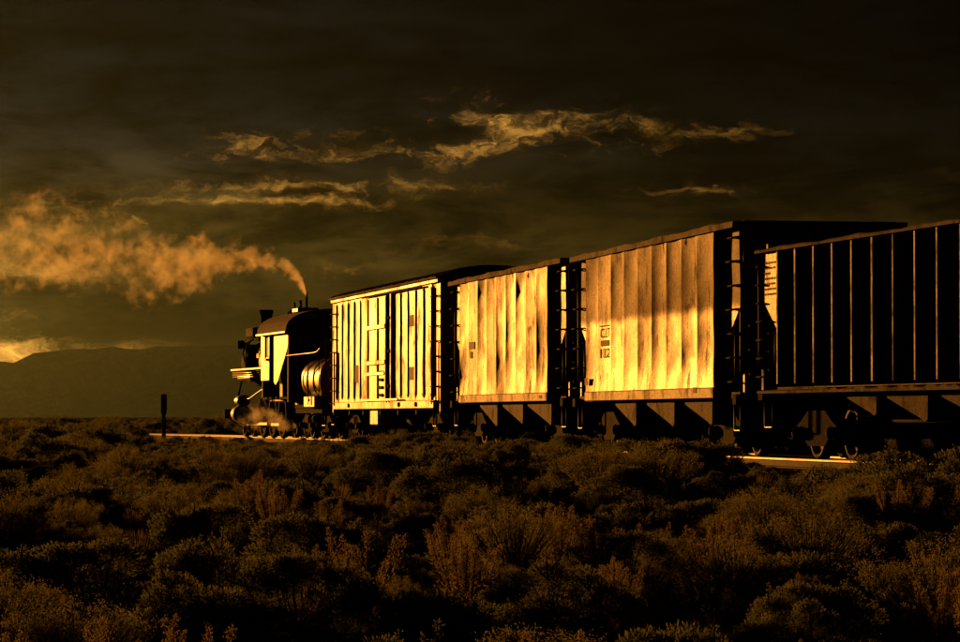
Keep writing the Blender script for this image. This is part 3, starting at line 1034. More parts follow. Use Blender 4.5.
    for x in (3.5, 6.2, 9.0, 11.8, 14.2):
        MB().box(x - .09, x + .09, -yw + .05, yw - .05, .74, .895).build('cross_bearer', 'iron', root)
    MB().box(9.6, 10.8, .95, 1.35, .45, .88, .03).build('brake_reservoir_box', 'boxcar', root)
    MB().lathe([(0, .05), (.03, .17), (.9, .17), (.93, .05)], (6.3, .8, .62), 'x', 14).build('brake_cylinder', 'iron', root)
    MB().tube([(9.3, 1.3, .88), (9.3, 1.3, .35)], .025, 6).build('brake_rod', 'bar', root)
    add_truck(root, 2.2)
    add_truck(root, L - 2.2)
    add_couplers(root, L)
    return root


boxcar()


# ------------------------------------------------------------------ locomotive and tender
def loco():
    A = 14.0
    a = R(A)
    base = Vector((-4.80, 105.7))
    fwd = Vector((-math.sin(a), math.cos(a)))
    # ---- tender
    t = link('tender', None)
    place(t, base, A)
    tag(t, 'locomotive tender with rounded ochre tank, between the dark cab and the bright boxcar', 'tender')
    LT = 5.3
    prof = [(.02, .0), (.06, .55), (.14, .82), (.26, 1.0), (.30, 1.0), (3.30, 1.0), (3.35, 1.0), (3.55, .93), (3.70, .74), (3.78, .45), (3.80, 0)]
    MB().lathe(prof, (.15, 0, 1.82), 'x', 64, 1.47, .76, True, 2.7).build('tank', 'tank', t)
    tank = [c for c in t.children if c.name.startswith('tank')][0]
    for x in (.42, 1.5, 2.5, 3.45):
        pts_ = [(x, 1.474 * math.copysign(abs(math.cos(q)) ** (2 / 2.7), math.cos(q)), 1.82 + .764 * math.copysign(abs(math.sin(q)) ** (2 / 2.7), math.sin(q))) for q in np.linspace(0, 2 * math.pi, 65)]
        MB().tube(pts_, .016, 5, False).build('tank_band', 'rust', tank)
    MB().box(.0, LT, -1.30, 1.30, .94, 1.06, .02).build('deck', 'iron', t)
    MB().box(.0, LT, -.35, .35, .62, .935, .02).build('centre_sill', 'iron', t)
    MB().box(1.2, 2.8, 1.20, 1.50, .98, 1.32, .02).build('tool_box', 'tank', t)
    MB().lathe([(0, .05), (.012, .05)], (2.0, 1.501, 1.20), 'y', 10).build('tool_box_lock', 'iron', t)
    MB().tube([(-.02, 1.54, 2.90), (.08, 1.54, 2.75), (.55, 1.54, 2.66), (1.2, 1.54, 2.64), (LT + .1, 1.54, 2.62)], .024, 8).build('hand_rail', 'bar', t)
    for x in (.25, 1.9, 3.6):
        MB().tube([(x, 1.54, 1.06), (x, 1.54, 2.64)], .016, 6).build('rail_stanchion', 'bar', t)
    MB().box(.0, LT - .3, -1.33, 1.33, .80, .935).build('side_sill', 'iron', t)
    for x in (.12, .55):
        MB().tube([(x, 1.34, .45), (x, 1.36, 3.1 if x < .3 else 1.9)], .028, 6).build('grab_iron', 'bar', t)
    stirrup(t, .1, .6, 1.36, .95, .42)
    MB().box(LT - .6, LT - .05, -1.3, 1.3, 1.065, 2.2, .03).build('front_bulkhead', 'black', t)
    for x in (2.4, 3.2):
        MB().lathe([(0, .10), (.05, .13), (.28, .13), (.33, .10)], (x, 1.15, .62), 'x', 12).build('air_reservoir', 'iron', t)
    add_truck(t, 1.3)
    add_truck(t, 4.0)
    link('coupler', COUPLER, t, (.1, 0, .86), math.pi)
    # ---- engine
    e = link('steam_locomotive', None)
    place(e, base + fwd * 5.5, A)
    tag(e, 'black steam locomotive with arched cab roof at the head of the train', 'locomotive')
    CL, ZE, ZC, CW = 4.75, 3.38, 4.13, 1.50
    # roof shell
    def arc(hw, zc, ze, n=18):
        return [(hw * math.cos(math.pi * k / n), ze + (zc - ze) * math.sin(math.pi * k / n) ** .75) for k in range(n + 1)]
    o_, i_ = arc(CW + .09, ZC, ZE), arc(CW + .03, ZC - .05, ZE)
    vs, fs = [], []
    pr = o_ + i_[::-1]
    roof = MB().prism(pr, 'x', -.12, CL + .15).build('cab_roof', 'roof', e)
    fixnormals(roof.data)
    MB().box(2.2, 3.1, .05, .75, ZC - .06, ZC + .10, .03).build('roof_hatch', 'engine', roof)
    MB().box(-.14, CL + .17, CW + .03, CW + .13, ZE - .03, ZE + .02).build('eave_gutter', 'bar', roof)
    # rear wall, arched, dark
    rw = arc(CW - .02, ZC - .06, ZE - .02)
    wall = MB().prism(rw + [(-CW + .02, 1.15), (CW - .02, 1.15)], 'x', .03, .07).build('cab_rear_wall', 'black', e)
    fixnormals(wall.data)
    MB().box(-.02, .028, .55, .86, 3.86, 3.92).build('rear_lamp_bracket', 'bar', wall)
    # left side, rear sheet with slanted foot
    sh = MB().prism([(.08, ZE - .03), (2.45, ZE - .03), (2.45, 1.80), (2.15, 1.72), (1.75, 1.85), (.55, 2.62), (.20, 2.85), (.08, 3.0)], 'y', CW - .05, CW - .02).build('cab_side_sheet', 'engine', e)
    fixnormals(sh.data)
    # front sheet with window
    MB().box(3.30, CL, CW - .05, CW - .02, 1.88, 2.56).build('cab_side_sheet', 'engine', e)
    MB().box(4.10, CL, CW - .05, CW - .02, 2.563, ZE - .03).build('cab_side_sheet', 'engine', e)
    MB().box(3.30, 3.40, CW - .05, CW - .02, 2.563, ZE - .03).build('cab_side_sheet', 'engine', e)
    win = MB().box(3.41, 4.09, CW - .10, CW - .09, 2.58, ZE - .06).build('cab_window', 'glass', e)
    for (x0, x1, z0, z1) in ((3.41, 3.47, 2.57, 3.34), (4.03, 4.09, 2.57, 3.34), (3.72, 3.77, 2.57, 3.34), (3.47, 4.03, 2.57, 2.63)):
        MB().box(x0, x1, CW - .09, CW - .04, z0, z1).build('window_frame', 'bar', win)
    MB().box(3.28, 4.12, CW - .02, CW + .10, 2.54, 2.59, .01).build('arm_rest', 'bar', e)
    # right side, front wall, floor
    MB().box(.08, CL, -CW + .02, -CW + .05, 1.2, ZE - .03).build('cab_side_sheet', 'black', e)
    fr = MB().prism(arc(CW - .06, ZC - .06, ZE - .02) + [(-CW + .06, 1.3), (CW - .06, 1.3)], 'x', CL - .05, CL - .01).build('cab_front_wall', 'black', e)
    fixnormals(fr.data)
    MB().box(.08, CL, -CW + .06, CW - .06, 1.25, 1.33).build('cab_floor', 'iron', e)
    MB().box(2.5, 3.25, CW - .35, CW - .31, 1.34, 3.2).build('cab_door', 'black', e)
    for x in (2.52, 3.24):
        MB().tube([(x, CW + .02, .95), (x, CW + .03, 1.7)], .025, 6).build('grab_iron', 'bar', e)
    MB().box(2.5, 3.3, CW - .3, CW, .55, .60).build('cab_step', 'iron', e)
    MB().tube([(2.5, CW - .03, .58), (2.5, CW - .03, 1.25)], .02, 5).build('step_hanger', 'iron', e)
    # boiler, smokebox
    MB().lathe([(CL, .92), (4.8, .92), (6.25, .92), (6.3, .92), (6.9, .78), (6.95, .78), (10.15, .76), (10.2, .76)], (0, 0, 2.55), 'x', 36).build('boiler', 'black', e)
    boiler = [c for c in e.children if c.name.startswith('boiler')][0]
    for x in (5.5, 7.2, 8.2, 9.2):
        r_ = .93 if x < 6.3 else .785
        MB().lathe([(x, r_), (x + .06, r_)], (0, 0, 2.55), 'x', 36).build('boiler_band', 'bar', boiler)
    MB().lathe([(10.2, .80), (12.3, .80), (12.36, .70), (12.42, .4), (12.45, .0)], (0, 0, 2.55), 'x', 36).build('smokebox', 'iron', e)
    MB().lathe([(3.2, .27), (3.4, .20), (4.2, .20), (4.36, .25), (4.44, .25)], (11.75, 0, 0), 'z', 20).build('smoke_stack', 'iron', e)
    MB().lathe([(3.25, .42), (3.9, .40), (4.15, .33), (4.28, .18), (4.31, 0)], (6.4, 0, 0), 'z', 20).build('steam_dome', 'black', e)
    MB().lathe([(3.2, .40), (3.75, .38), (3.95, .30), (4.05, .14), (4.08, 0)], (9.0, 0, 0), 'z', 20).build('sand_dome', 'black', e)
    MB().tube([(6.05, .1, 4.2), (6.05, .1, 4.52)], .035, 8).build('safety_valve', 'bar', e)
    MB().tube([(6.3, -.15, 4.25), (6.3, -.15, 4.60)], .05, 8).build('whistle', 'bar', e)
    MB().tube([(2.55, .38, ZC - .02), (2.55, .38, 4.70)], [.045, .03], 8).build('steam_vent', 'iron', e)
    # bell in its yoke
    bell = MB().lathe([(0, .20), (.06, .17), (.2, .13), (.28, .08), (.3, 0)], (7.7, 0, 3.55), 'z', 16).build('bell', 'bar', e)
    MB().tube([(7.7, -.26, 3.32), (7.7, -.26, 3.8), (7.7, 0, 3.95), (7.7, .26, 3.8), (7.7, .26, 3.32)], .03, 6).build('bell_yoke', 'iron', bell)
    # running boards, left tank and piping
    for sy_ in (1, -1):
        MB().box(CL + .02, 11.0, sy_ * 1.15 - .25, sy_ * 1.15 + .25, 2.28, 2.33).build('running_board', 'engine', e)
        MB().lathe([(0, .06), (.05, .16), (.07, .16), (2.38, .16), (2.4, .16), (2.45, .06)], (7.6, sy_ * 1.18, 2.03), 'x', 16).build('air_tank', 'tank', e)
    for k in range(3):
        MB().tube([(5.0, 1.36 - .03 * k, 2.20 - .07 * k), (7.5, 1.36 - .03 * k, 2.18 - .07 * k), (10.8, 1.36, 2.2 - .07 * k)], .022, 6).build('pipe', 'bar', e)
    MB().tube([(4.8, 1.02, 2.95), (10.4, .92, 2.95)], .022, 6).build('hand_rail', 'bar', e)
    # air pump, generator box, lamp
    ap = MB().lathe([(2.36, .20), (2.40, .23), (2.68, .23), (2.70, .15), (2.84, .15), (2.86, .22), (3.12, .22), (3.16, .10)], (8.6, 1.08, 0), 'z', 16).build('air_pump', 'iron', e)
    MB().tube([(8.6, 1.30, 2.45), (8.35, 1.34, 2.6), (8.3, 1.32, 3.1), (8.6, 1.1, 3.3)], .03, 6).build('pipe', 'bar', ap)
    MB().tube([(8.9, 1.25, 2.40), (9.1, 1.30, 2.9), (9.0, 1.2, 3.2), (9.3, .9, 3.35)], .03, 6).build('pipe', 'bar', ap)
    MB().box(8.4, 9.7, .66, 1.10, 3.40, 3.74, .04).build('generator_box', 'roof', e)
    MB().lathe([(0, .10), (.05, .15), (.22, .15), (.26, .10)], (9.9, 1.10, 3.17), 'y', 14).build('marker_lamp', 'iron', e)
    MB().tube([(9.9, 1.08, 3.17), (9.6, .85, 3.35)], .03, 6).build('lamp_bracket', 'iron', e)
    # frame, wheels, rods, cylinders
    MB().box(.2, 12.6, -.5, .5, .72, 1.15, .03).build('frame', 'iron', e)
    MB().box(CL - 1.2, 6.6, -.85, .85, 1.16, 2.0, .05).build('firebox', 'black', e)
    def driver():
        mb = MB()
        r_ = .72
        mb.lathe([(-.07, r_ - .12), (-.07, r_), (.04, r_ + .005), (.045, r_ + .03), (.07, r_ + .03), (.07, r_ - .12), (-.07, r_ - .12)], (0, 0, 0), 'y', 36)
        mb.lathe([(-.10, .13), (.10, .13)], (0, 0, 0), 'y', 14)
        for k in range(12):
            q = k * math.pi / 6
            mb.tube([(.1 * math.cos(q), 0, .1 * math.sin(q)), ((r_ - .1) * math.cos(q), 0, (r_ - .1) * math.sin(q))], .035, 5)
        mb.prism([(-.5, -.28), (-.25, -.52), (0, -.60), (.25, -.52), (.5, -.28)], 'y', -.05, .05)
        return mb.mesh('driving_wheel', 'iron')
    DW = driver()
    LW = wheel_mesh(.36, name='leading_wheel')
    for x in (4.4, 6.15, 7.9):
        for sy_ in (1, -1):
            wv = link('driving_wheel', DW, e, (x, sy_ * .76, .72))
            wv.rotation_euler = (0, .6, 0)
    for x in (9.9, 11.5):
        for sy_ in (1, -1):
            wv = link('leading_wheel', LW, e, (x, sy_ * .745, .36))
            if sy_ > 0:
                wv.rotation_euler[2] = math.pi
    MB().box(4.3, 8.0, .92, .97, .38, .48, .01).build('side_rod', 'bar', e)
    MB().box(6.1, 9.9, .985, 1.03, .40, .50, .01).build('main_rod', 'bar', e)
    for sy_ in (1, -1):
        MB().lathe([(0, .24), (.04, .30), (.9, .30), (.94, .24)], (10.0, sy_ * 1.12, .78), 'x', 20).build('steam_cylinder', 'black', e)
        MB().lathe([(0, .16), (.03, .20), (.95, .20), (1.0, .14)], (10.0, sy_ * 1.08, 1.24), 'x', 16).build('valve_chest', 'engine', e)
    MB().tube([(4.6, 1.12, 1.35), (6.5, 1.12, 1.6), (9.0, 1.1, 1.3), (10.2, 1.1, 1.32)], .03, 6).build('valve_rod', 'bar', e)
    # pilot
    MB().box(12.5, 12.7, -1.35, 1.35, .62, .95, .03).build('pilot_beam', 'iron', e)
    for k in range(11):
        y = -1.15 + .23 * k
        MB().tube([(12.62, y, .62), (13.3 - .35 * abs(y), y * .35, .14)], .03, 5).build('pilot_bar', 'iron', e)
    MB().box(12.0, 12.5, -.24, .24, 3.36, 3.84, .05).build('headlight', 'iron', e)
    MB().tube([(12.3, .65, 2.5), (12.9, .9, .95)], .03, 6).build('brace', 'iron', e)
    return e


loco()

# ------------------------------------------------------------------ mile post and stone
def world_at(px, py, D):
    return Vector(((px - 480) / FPX * D, D, CAMZ + (417 - py) / FPX * D))


p = world_at(164, 437, 131.0)
post = link('marker_post', None, None, p)
tag(post, 'dark square trackside marker post standing ahead of the locomotive', 'post')
MB().box(-.07, .07, -.07, .07, -.3, .88, .012).build('lower_post', 'white', post)
MB().box(-.105, .105, -.09, .09, .86, 1.60, .015).build('upper_sleeve', 'stencil', post)
import bmesh
bm = bmesh.new()
bmesh.ops.create_icosphere(bm, subdivisions=2, radius=.17)
rnd = random.Random(2)
for v in bm.verts:
    v.co *= rnd.uniform(.8, 1.15)
    v.co.z *= .6
me = bpy.data.meshes.new('stone')
bm.to_mesh(me)
bm.free()
me.materials.append(M['rock'])
p = world_at(39, 430, 118.0)
tag(link('stone', me, None, p), 'small pale stone catching the sun in the scrub at far left', 'stone')


# ------------------------------------------------------------------ vegetation
def leaves(rng, P, Dn, length, width, curl=0.3):
    """one bent quad pair per point: P base points, Dn directions"""
    n = len(P)
    L = length * rng.uniform(.6, 1.3, n)[:, None]
    side = np.cross(Dn, rng.normal(0, 1, (n, 3)))
    side /= np.linalg.norm(side, axis=1)[:, None] + 1e-9
    W = side * (width * rng.uniform(.6, 1.3, n)[:, None]) * .5
    tip = P + Dn * L
    mid = P + Dn * L * .55
    v = np.stack([P, mid - W, tip, mid + W], 1).reshape(-1, 3)
    f = np.arange(n * 4).reshape(-1, 4)
    return v, f


def np_mesh(name, vs, fs, mat):
    me = bpy.data.meshes.new(name)
    v = np.concatenate(vs)
    off, F = 0, []
    for a, b in zip(vs, fs):
        F.append(b + off)
        off += len(a)
    F = np.concatenate(F)
    me.vertices.add(len(v))
    me.vertices.foreach_set('co', v.ravel())
    me.loops.add(F.size)
    me.loops.foreach_set('vertex_index', F.ravel().astype(np.int32))
    me.polygons.add(len(F))
    me.polygons.foreach_set('loop_start', np.arange(0, F.size, 4, dtype=np.int32))
    me.polygons.foreach_set('loop_total', np.full(len(F), 4, np.int32))
    me.materials.append(M[mat])
    me.update(calc_edges=True)
    return me


def unit(v):
    return v / (np.linalg.norm(v, axis=1)[:, None] + 1e-9)


def stem_mesh(name, paths, r0, r1):
    mb = MB()
    for p in paths:
        n = len(p)
        mb.tube(p, [r0 + (r1 - r0) * k / (n - 1) for k in range(n)], 4, False)
    return mb.mesh(name, 'stem')


def sage(seed, dens=1.0):
    """low round mound made of cauliflower-like clumps, unit height"""
    rng = np.random.RandomState(seed)
    nc = rng.randint(22, 30)
    V, F, paths = [], [], []
    for k in range(nc):
        th = rng.uniform(0, 2 * math.pi)
        q = math.sqrt(rng.uniform(0, 1))
        rad = .72 * q
        zc = (.86 * math.sqrt(max(0, 1 - .82 * q * q)) - .10) * rng.uniform(.78, 1.06)
        c = np.array([rad * math.cos(th), rad * math.sin(th), zc])
        cr_ = rng.uniform(.13, .22)
        n = int(620 * dens * (cr_ / .17) ** 2)
        d = unit(rng.normal(0, 1, (n, 3)) + np.array([0, 0, .35]))
        P = c + d * (cr_ * rng.uniform(.5, 1.0, n)[:, None]) * np.array([1, 1, .95])
        dn = unit(d + np.array([c[0] * .5, c[1] * .5, .7]) + rng.normal(0, .35, (n, 3)))
        v, f = leaves(rng, P, dn, .038, .0135)
        V.append(v)
        F.append(f)
        base_ = np.array([rng.normal(0, .05), rng.normal(0, .05), -.05])
        m_ = (base_ + c) / 2 + np.array([c[0] * .2, c[1] * .2, -.08])
        paths.append([tuple(base_), tuple(m_), tuple(c)])
        # twigs standing up over the clump
        for _ in range(rng.randint(0, 4)):
            o_ = c + rng.normal(0, cr_ * .45, 3)
            h = rng.uniform(.10, .22)
            tip = o_ + np.array([rng.normal(0, .05), rng.normal(0, .05), h])
            t = rng.uniform(.2, 1, 44)[:, None]
            P = o_ + (tip - o_) * t + rng.normal(0, .010, (44, 3))
            v, f = leaves(rng, P, unit(rng.normal(0, .6, (44, 3)) + np.array([0, 0, .9])), .032, .010)
            V.append(v)
            F.append(f)
            paths.append([tuple(c), tuple(tip)])
    return np_mesh('sagebrush_foliage', V, F, 'sage'), stem_mesh('sagebrush_stems', paths, .012, .004)


def rabbit(seed, dens=1.0):
    """upright broom of stalks, each with fine leaves and a fluffy head"""
    rng = np.random.RandomState(seed)
    V, F, paths = [], [], []
    for k in range(int(95 * dens)):
        th = rng.uniform(0, 2 * math.pi)
        q = math.sqrt(rng.uniform(0, 1))
        lean = .62 * q
        h = rng.uniform(.72, 1.05) * (1 - .30 * q * q)
        b0 = np.array([.12 * q * math.cos(th), .12 * q * math.sin(th), -.04])
        tip = np.array([lean * math.cos(th) + rng.normal(0, .04), lean * math.sin(th) + rng.normal(0, .04), h])
        mid = (b0 + tip) / 2 + np.array([-.06 * math.cos(th) * q, -.06 * math.sin(th) * q, .06])
        paths.append([tuple(b0), tuple(mid), tuple(tip)])
        n = 50
        t = rng.uniform(.25, 1, n)[:, None]
        P = (1 - t) ** 2 * b0 + 2 * t * (1 - t) * mid + t ** 2 * tip + rng.normal(0, .012, (n, 3))
        dn = unit(tip - b0 + rng.normal(0, .45, (n, 3)))
        v, f = leaves(rng, P, dn, .060, .0085)
        V.append(v)
        F.append(f)
        n = rng.randint(50, 100)
        hr = rng.uniform(.03, .055)
        P = tip + rng.normal(0, hr, (n, 3)) * np.array([1, 1, .8])
        v, f = leaves(rng, P, unit(rng.normal(0, .6, (n, 3)) + np.array([0, 0, .6])), .018, .0075)
        V.append(v)
        F.append(f)
    return np_mesh('rabbitbrush_foliage', V, F, 'rabbit'), stem_mesh('rabbitbrush_stems', paths, .008, .003)


def stalks(seed):
    """loose plant with a dozen tall seed spikes"""
    rng = np.random.RandomState(seed)
    V, F, paths = [], [], []
    for k in range(rng.randint(13, 19)):
        th = rng.uniform(0, 2 * math.pi)
        q = rng.uniform(0, 1)
        h = rng.uniform(.6, 1.0)
        tip = np.array([.42 * q * math.cos(th), .42 * q * math.sin(th), h])
        b0 = np.array([.10 * q * math.cos(th), .10 * q * math.sin(th), -.04])
        paths.append([tuple(b0), tuple((b0 + tip) / 2 + rng.normal(0, .015, 3)), tuple(tip)])
        n = 260
        t = rng.uniform(.62, 1.02, n)[:, None]
        wd = .026 * np.sin(np.clip((t - .60) / .44, 0, 1) * math.pi) ** .6
        P = b0 + (tip - b0) * t + rng.normal(0, 1, (n, 3)) * wd
        v, f = leaves(rng, P, unit(rng.normal(0, .5, (n, 3)) + np.array([0, 0, .8])), .026, .009)
        V.append(v)
        F.append(f)
        n = 30
        t = rng.uniform(.05, .6, n)[:, None]
        P = b0 + (tip - b0) * t
        v, f = leaves(rng, P, unit(rng.normal(0, .8, (n, 3)) + np.array([0, 0, .5])), .11, .016)
        V.append(v)
        F.append(f)
    return np_mesh('seed_stalk_heads', V, F, 'seed'), stem_mesh('seed_stalk_stems', paths, .008, .004)


def grass(seed):
    rng = np.random.RandomState(seed)
    n = 190
    th = rng.uniform(0, 2 * math.pi, n)
    q = np.sqrt(rng.uniform(0, 1, n))
    b0 = np.stack([.13 * q * np.cos(th), .13 * q * np.sin(th), np.full(n, -.03)], 1)
    h = rng.uniform(.45, 1.0, n)
    tip = b0 + np.stack([.34 * q * np.cos(th) + rng.normal(0, .06, n), .34 * q * np.sin(th) + rng.normal(0, .06, n), h], 1)
    mid = b0 + (tip - b0) * .6 + np.stack([np.zeros(n), np.zeros(n), .06 * h], 1)
    side = unit(np.cross(tip - b0, rng.normal(0, 1, (n, 3)))) * .007
    v = np.stack([b0 - side, b0 + side, mid + side * .8, mid - side * .8, mid - side * .8, mid + side * .8, tip + side * .15, tip - side * .15], 1).reshape(-1, 3)
    f = np.arange(n * 8).reshape(-1, 4)
    return np_mesh('grass_blades', [v], [f], 'grass'), None


KIND = {'sagebrush': [sage(s) for s in (1, 2, 3, 4, 5)],
        'rabbitbrush': [rabbit(s) for s in (11, 12, 13, 14)],
        'seed_stalk_plant': [stalks(s) for s in (21, 22, 23)],
        'grass_tuft': [grass(s) for s in (31, 32, 33)]}

# highest line (in photograph rows) the scrub may reach in front of the train, so that wheels and rails stay in view as they do
CAPX = [-200, 0, 148, 150, 292, 296, 330, 352, 380, 470, 500, 560, 600, 640, 700, 732, 738, 842, 850, 900, 960, 1200]
CAPY = [416, 416, 418, 440, 440, 436, 433, 432, 424, 424, 436, 434, 433, 430, 430, 436, 464, 464, 450, 438, 436, 436]


def scatter():
    rng = np.random.RandomState(77)
    out = []
    def zone(n, d0, d1, mind, hscale, power=1.0):
        cells = {}
        made = tries = 0
        while made < n and tries < n * 30:
            tries += 1
            D = d0 + (d1 - d0) * rng.uniform() ** power
            half = .150 * D + 3.0
            x = rng.uniform(-half - .05 * D, half)
            c = (int(x // mind), int(D // mind))
            ok = True
            for i in (-1, 0, 1):
                for j in (-1, 0, 1):
                    for (a, b) in cells.get((c[0] + i, c[1] + j), ()):
                        if (a - x) ** 2 + (b - D) ** 2 < mind * mind:
                            ok = False
            if not ok:
                continue
            cells.setdefault(c, []).append((x, D))
            u = rng.uniform()
            patch = math.sin(x * .8 + D * .21) + math.sin(D * .5 - x * .3)
            if D < 45:
                k = 'rabbitbrush' if u < .30 + .08 * patch else ('sagebrush' if u < .74 else ('seed_stalk_plant' if u < .95 else 'grass_tuft'))
            else:
                k = 'sagebrush' if u < .72 else ('rabbitbrush' if u < .95 else 'grass_tuft')
            h = {'sagebrush': .32 + .75 * rng.uniform() ** 1.6, 'rabbitbrush': .32 + .75 * rng.uniform() ** 1.6, 'seed_stalk_plant': rng.uniform(.45, .95), 'grass_tuft': rng.uniform(.30, .6)}[k] * hscale
            out.append([k, x, D, h])
            made += 1
    zone(390, 12.5, 40, .60, 0.76)
    zone(640, 38, 75, .80, 0.84)
    zone(760, 72, 140, 1.25, 1.05)
    zone(1500, 138, 420, 2.2, 1.15)
    for _ in range(420):      # low growth between the shrubs
        D = 12 + 30 * rng.uniform()
        x = rng.uniform(-.15 * D - 2, .15 * D + 2)
        out.append(['grass_tuft' if rng.uniform() < .45 else 'rabbitbrush', x, D, rng.uniform(.18, .34)])
    xs = np.array([o[1] for o in out])
    ys = np.array([o[2] for o in out])
    td = track_dist(xs, ys)
    gz = ground_z(xs, ys)
    res = []
    for (k, x, y, h), d, g in zip(out, td, gz):
        if d < 2.5:
            continue
        px = 480 + x / y * FPX
        hw_ = .7 * h / y * FPX
        cap = max(np.interp([px - hw_, px, px + hw_], CAPX, CAPY))
        # is the plant on the near side of the track?
        j = int(np.argmin((CX - x) ** 2 + (CY - y) ** 2))
        near = (x - CX[j]) * ty[j] - (y - CY[j]) * tx[j] < 0 and (y < 135)
        if near:
            zmax = CAMZ - (cap - 417) * y / FPX
            hh = min(h, (zmax - g) / 1.08)
            if hh < .22:
                continue
            h = hh
        res.append([k, x, y, g, h])
    return res


plants = scatter()
# a row of full round bushes right beside the track, as in the photograph
for (px, py, D, wd) in ((372, 430, 83, 1.35), (425, 424, 80, 1.35), (395, 432, 81, 1.15), (515, 433, 66, 1.2), (545, 437, 64, 1.1), (574, 428, 63, 1.2), (600, 436, 61, 1.1), (636, 430, 58, 1.25),
                        (661, 434, 57, 1.1), (690, 430, 56.5, 1.15), (716, 437, 56, 1.0), (860, 442, 47, 1.2), (905, 437, 45.5, 1.25), (938, 436, 44.5, 1.2), (975, 436, 43, 1.2), (455, 436, 74, 1.1), (484, 437, 71, 1.1), (66, 412, 150, 1.4),
                        (300, 438, 98, 1.0), (338, 436, 90, 1.2)):
    x = (px - 480) / FPX * D
    g = float(ground_z(x, D))
    h = CAMZ - (py - 417) * D / FPX - g
    plants.append(['sagebrush', x, D, g, max(.4, h / 1.05), wd])

rng_w = np.random.RandomState(12)
for s_ in np.arange(28, 128, 0.42):
    i = int(np.searchsorted(s_c, s_))
    if i >= len(CX) or not (40 < CY[i] < 140):
        continue
    off = -rng_w.uniform(2.0, 3.0)
    x, y = CX[i] + ty[i] * off, CY[i] - tx[i] * off
    zb_ = RAIL - (.28 if off > -2.3 else .45)
    top = RAIL - .06 - rng_w.uniform(0, .14) + (.20 if rng_w.uniform() < .32 else 0)
    plants.append(['grass_tuft' if rng_w.uniform() < .5 else 'sagebrush', float(x), float(y), zb_, max(.2, top - zb_)])

ROWS = [(575, 'along the bottom edge'), (515, 'in the lower scrub'), (470, 'in the middle scrub'), (-999, 'in the far scrub')]
COLS = [(140, 'left of the marker post'), (330, 'below the locomotive'), (440, 'below the boxcar'), (568, 'below the plain golden hopper'), (735, 'below the lettered hopper'), (9999, 'below the dark ribbed hopper')]
LOOK = {'sagebrush': 'round sagebrush', 'rabbitbrush': 'broom-like rabbitbrush', 'seed_stalk_plant': 'spiky seed-stalk plant'}
GROUPS = {'sagebrush': 'sagebrush in the scrub', 'rabbitbrush': 'rabbitbrush in the scrub', 'seed_stalk_plant': 'seed stalk plants in the foreground'}
ORD = ['first', 'second', 'third', 'fourth', 'fifth', 'sixth', 'seventh', 'eighth', 'ninth', 'tenth', 'eleventh', 'twelfth', 'thirteenth', 'fourteenth', 'fifteenth', 'sixteenth', 'seventeenth', 'eighteenth', 'nineteenth', 'twentieth']
# the shrubs that show largest are individuals, the rest (and the grass) is one mass
order = sorted(range(len(plants)), key=lambda i: -(plants[i][4] / plants[i][2]) - (1 if len(plants[i]) > 5 else 0))
single, rest, count = [], [], {}
for i in order:
    k = plants[i][0]
    pxl = abs(plants[i][1] / plants[i][2])
    py = 417 + (CAMZ - plants[i][3] - .6 * plants[i][4]) / plants[i][2] * FPX
    if k != 'grass_tuft' and count.get(k, 0) < 110 and pxl < .137 and py < 636:
        count[k] = count.get(k, 0) + 1
        single.append(plants[i])
    else:
        rest.append(plants[i])
cells = {}
for pl in single:
    px = 480 + pl[1] / pl[2] * FPX
    py = 417 + (CAMZ - pl[3] - .5 * pl[4]) / pl[2] * FPX
    if len(pl) > 5:
        where = 'close beside the track'
    else:
        where = next(n_ for lo, n_ in ROWS if py > lo)
    cells.setdefault((pl[0], where, next(n_ for hi, n_ in COLS if px < hi)), []).append((px, id(pl)))
LABEL = {}
for (k, row, colm), lst in cells.items():
    lst.sort()
    for j, (_, q) in enumerate(lst):
        LABEL[q] = (LOOK[k] + ' ' + row + ', ' + colm) if len(lst) == 1 else (ORD[min(j, 19)] + ' ' + LOOK[k] + ' from left ' + row + ', ' + colm)
rnd = random.Random(8)
SRC = {}
for pl in single:
    k, x, y, g, h = pl[:5]
    row = len(pl) > 5
    vi = rnd.randrange(len(KIND[k]))
    fol, stm = KIND[k][vi]
    o = link(k, fol, None, (x, y, g - .02), rnd.uniform(0, 6.28))
    s_ = h * (pl[5] if row else rnd.uniform(.95, 1.25)) * (1.12 if k == 'sagebrush' else 1.0)
    o.scale = (s_, s_ * rnd.uniform(.9, 1.1), h)
    tag(o, LABEL[id(pl)], {'sagebrush': 'bush', 'rabbitbrush': 'bush', 'seed_stalk_plant': 'plant'}[k], 'sagebrush beside the track' if row else GROUPS[k])
    if stm:
        link('stems', stm, o)
    SRC.setdefault((k, vi), o)


SRC_G = []
gr = [p_ for p_ in rest if p_[0] == 'grass_tuft' and abs(p_[1] / p_[2]) < .13 and p_[2] < 60][:3]
for i, p_ in enumerate(gr):
    o = link('grass_tuft', KIND['grass_tuft'][i][0], None, (p_[1], p_[2], p_[3] - .02))
    o.scale = (p_[4],) * 3
    tag(o, ['first', 'second', 'third'][i] + ' big tuft of dry golden grass, nearest the camera', 'grass', 'big grass tufts')
    SRC_G.append(o)
    rest.remove(p_)


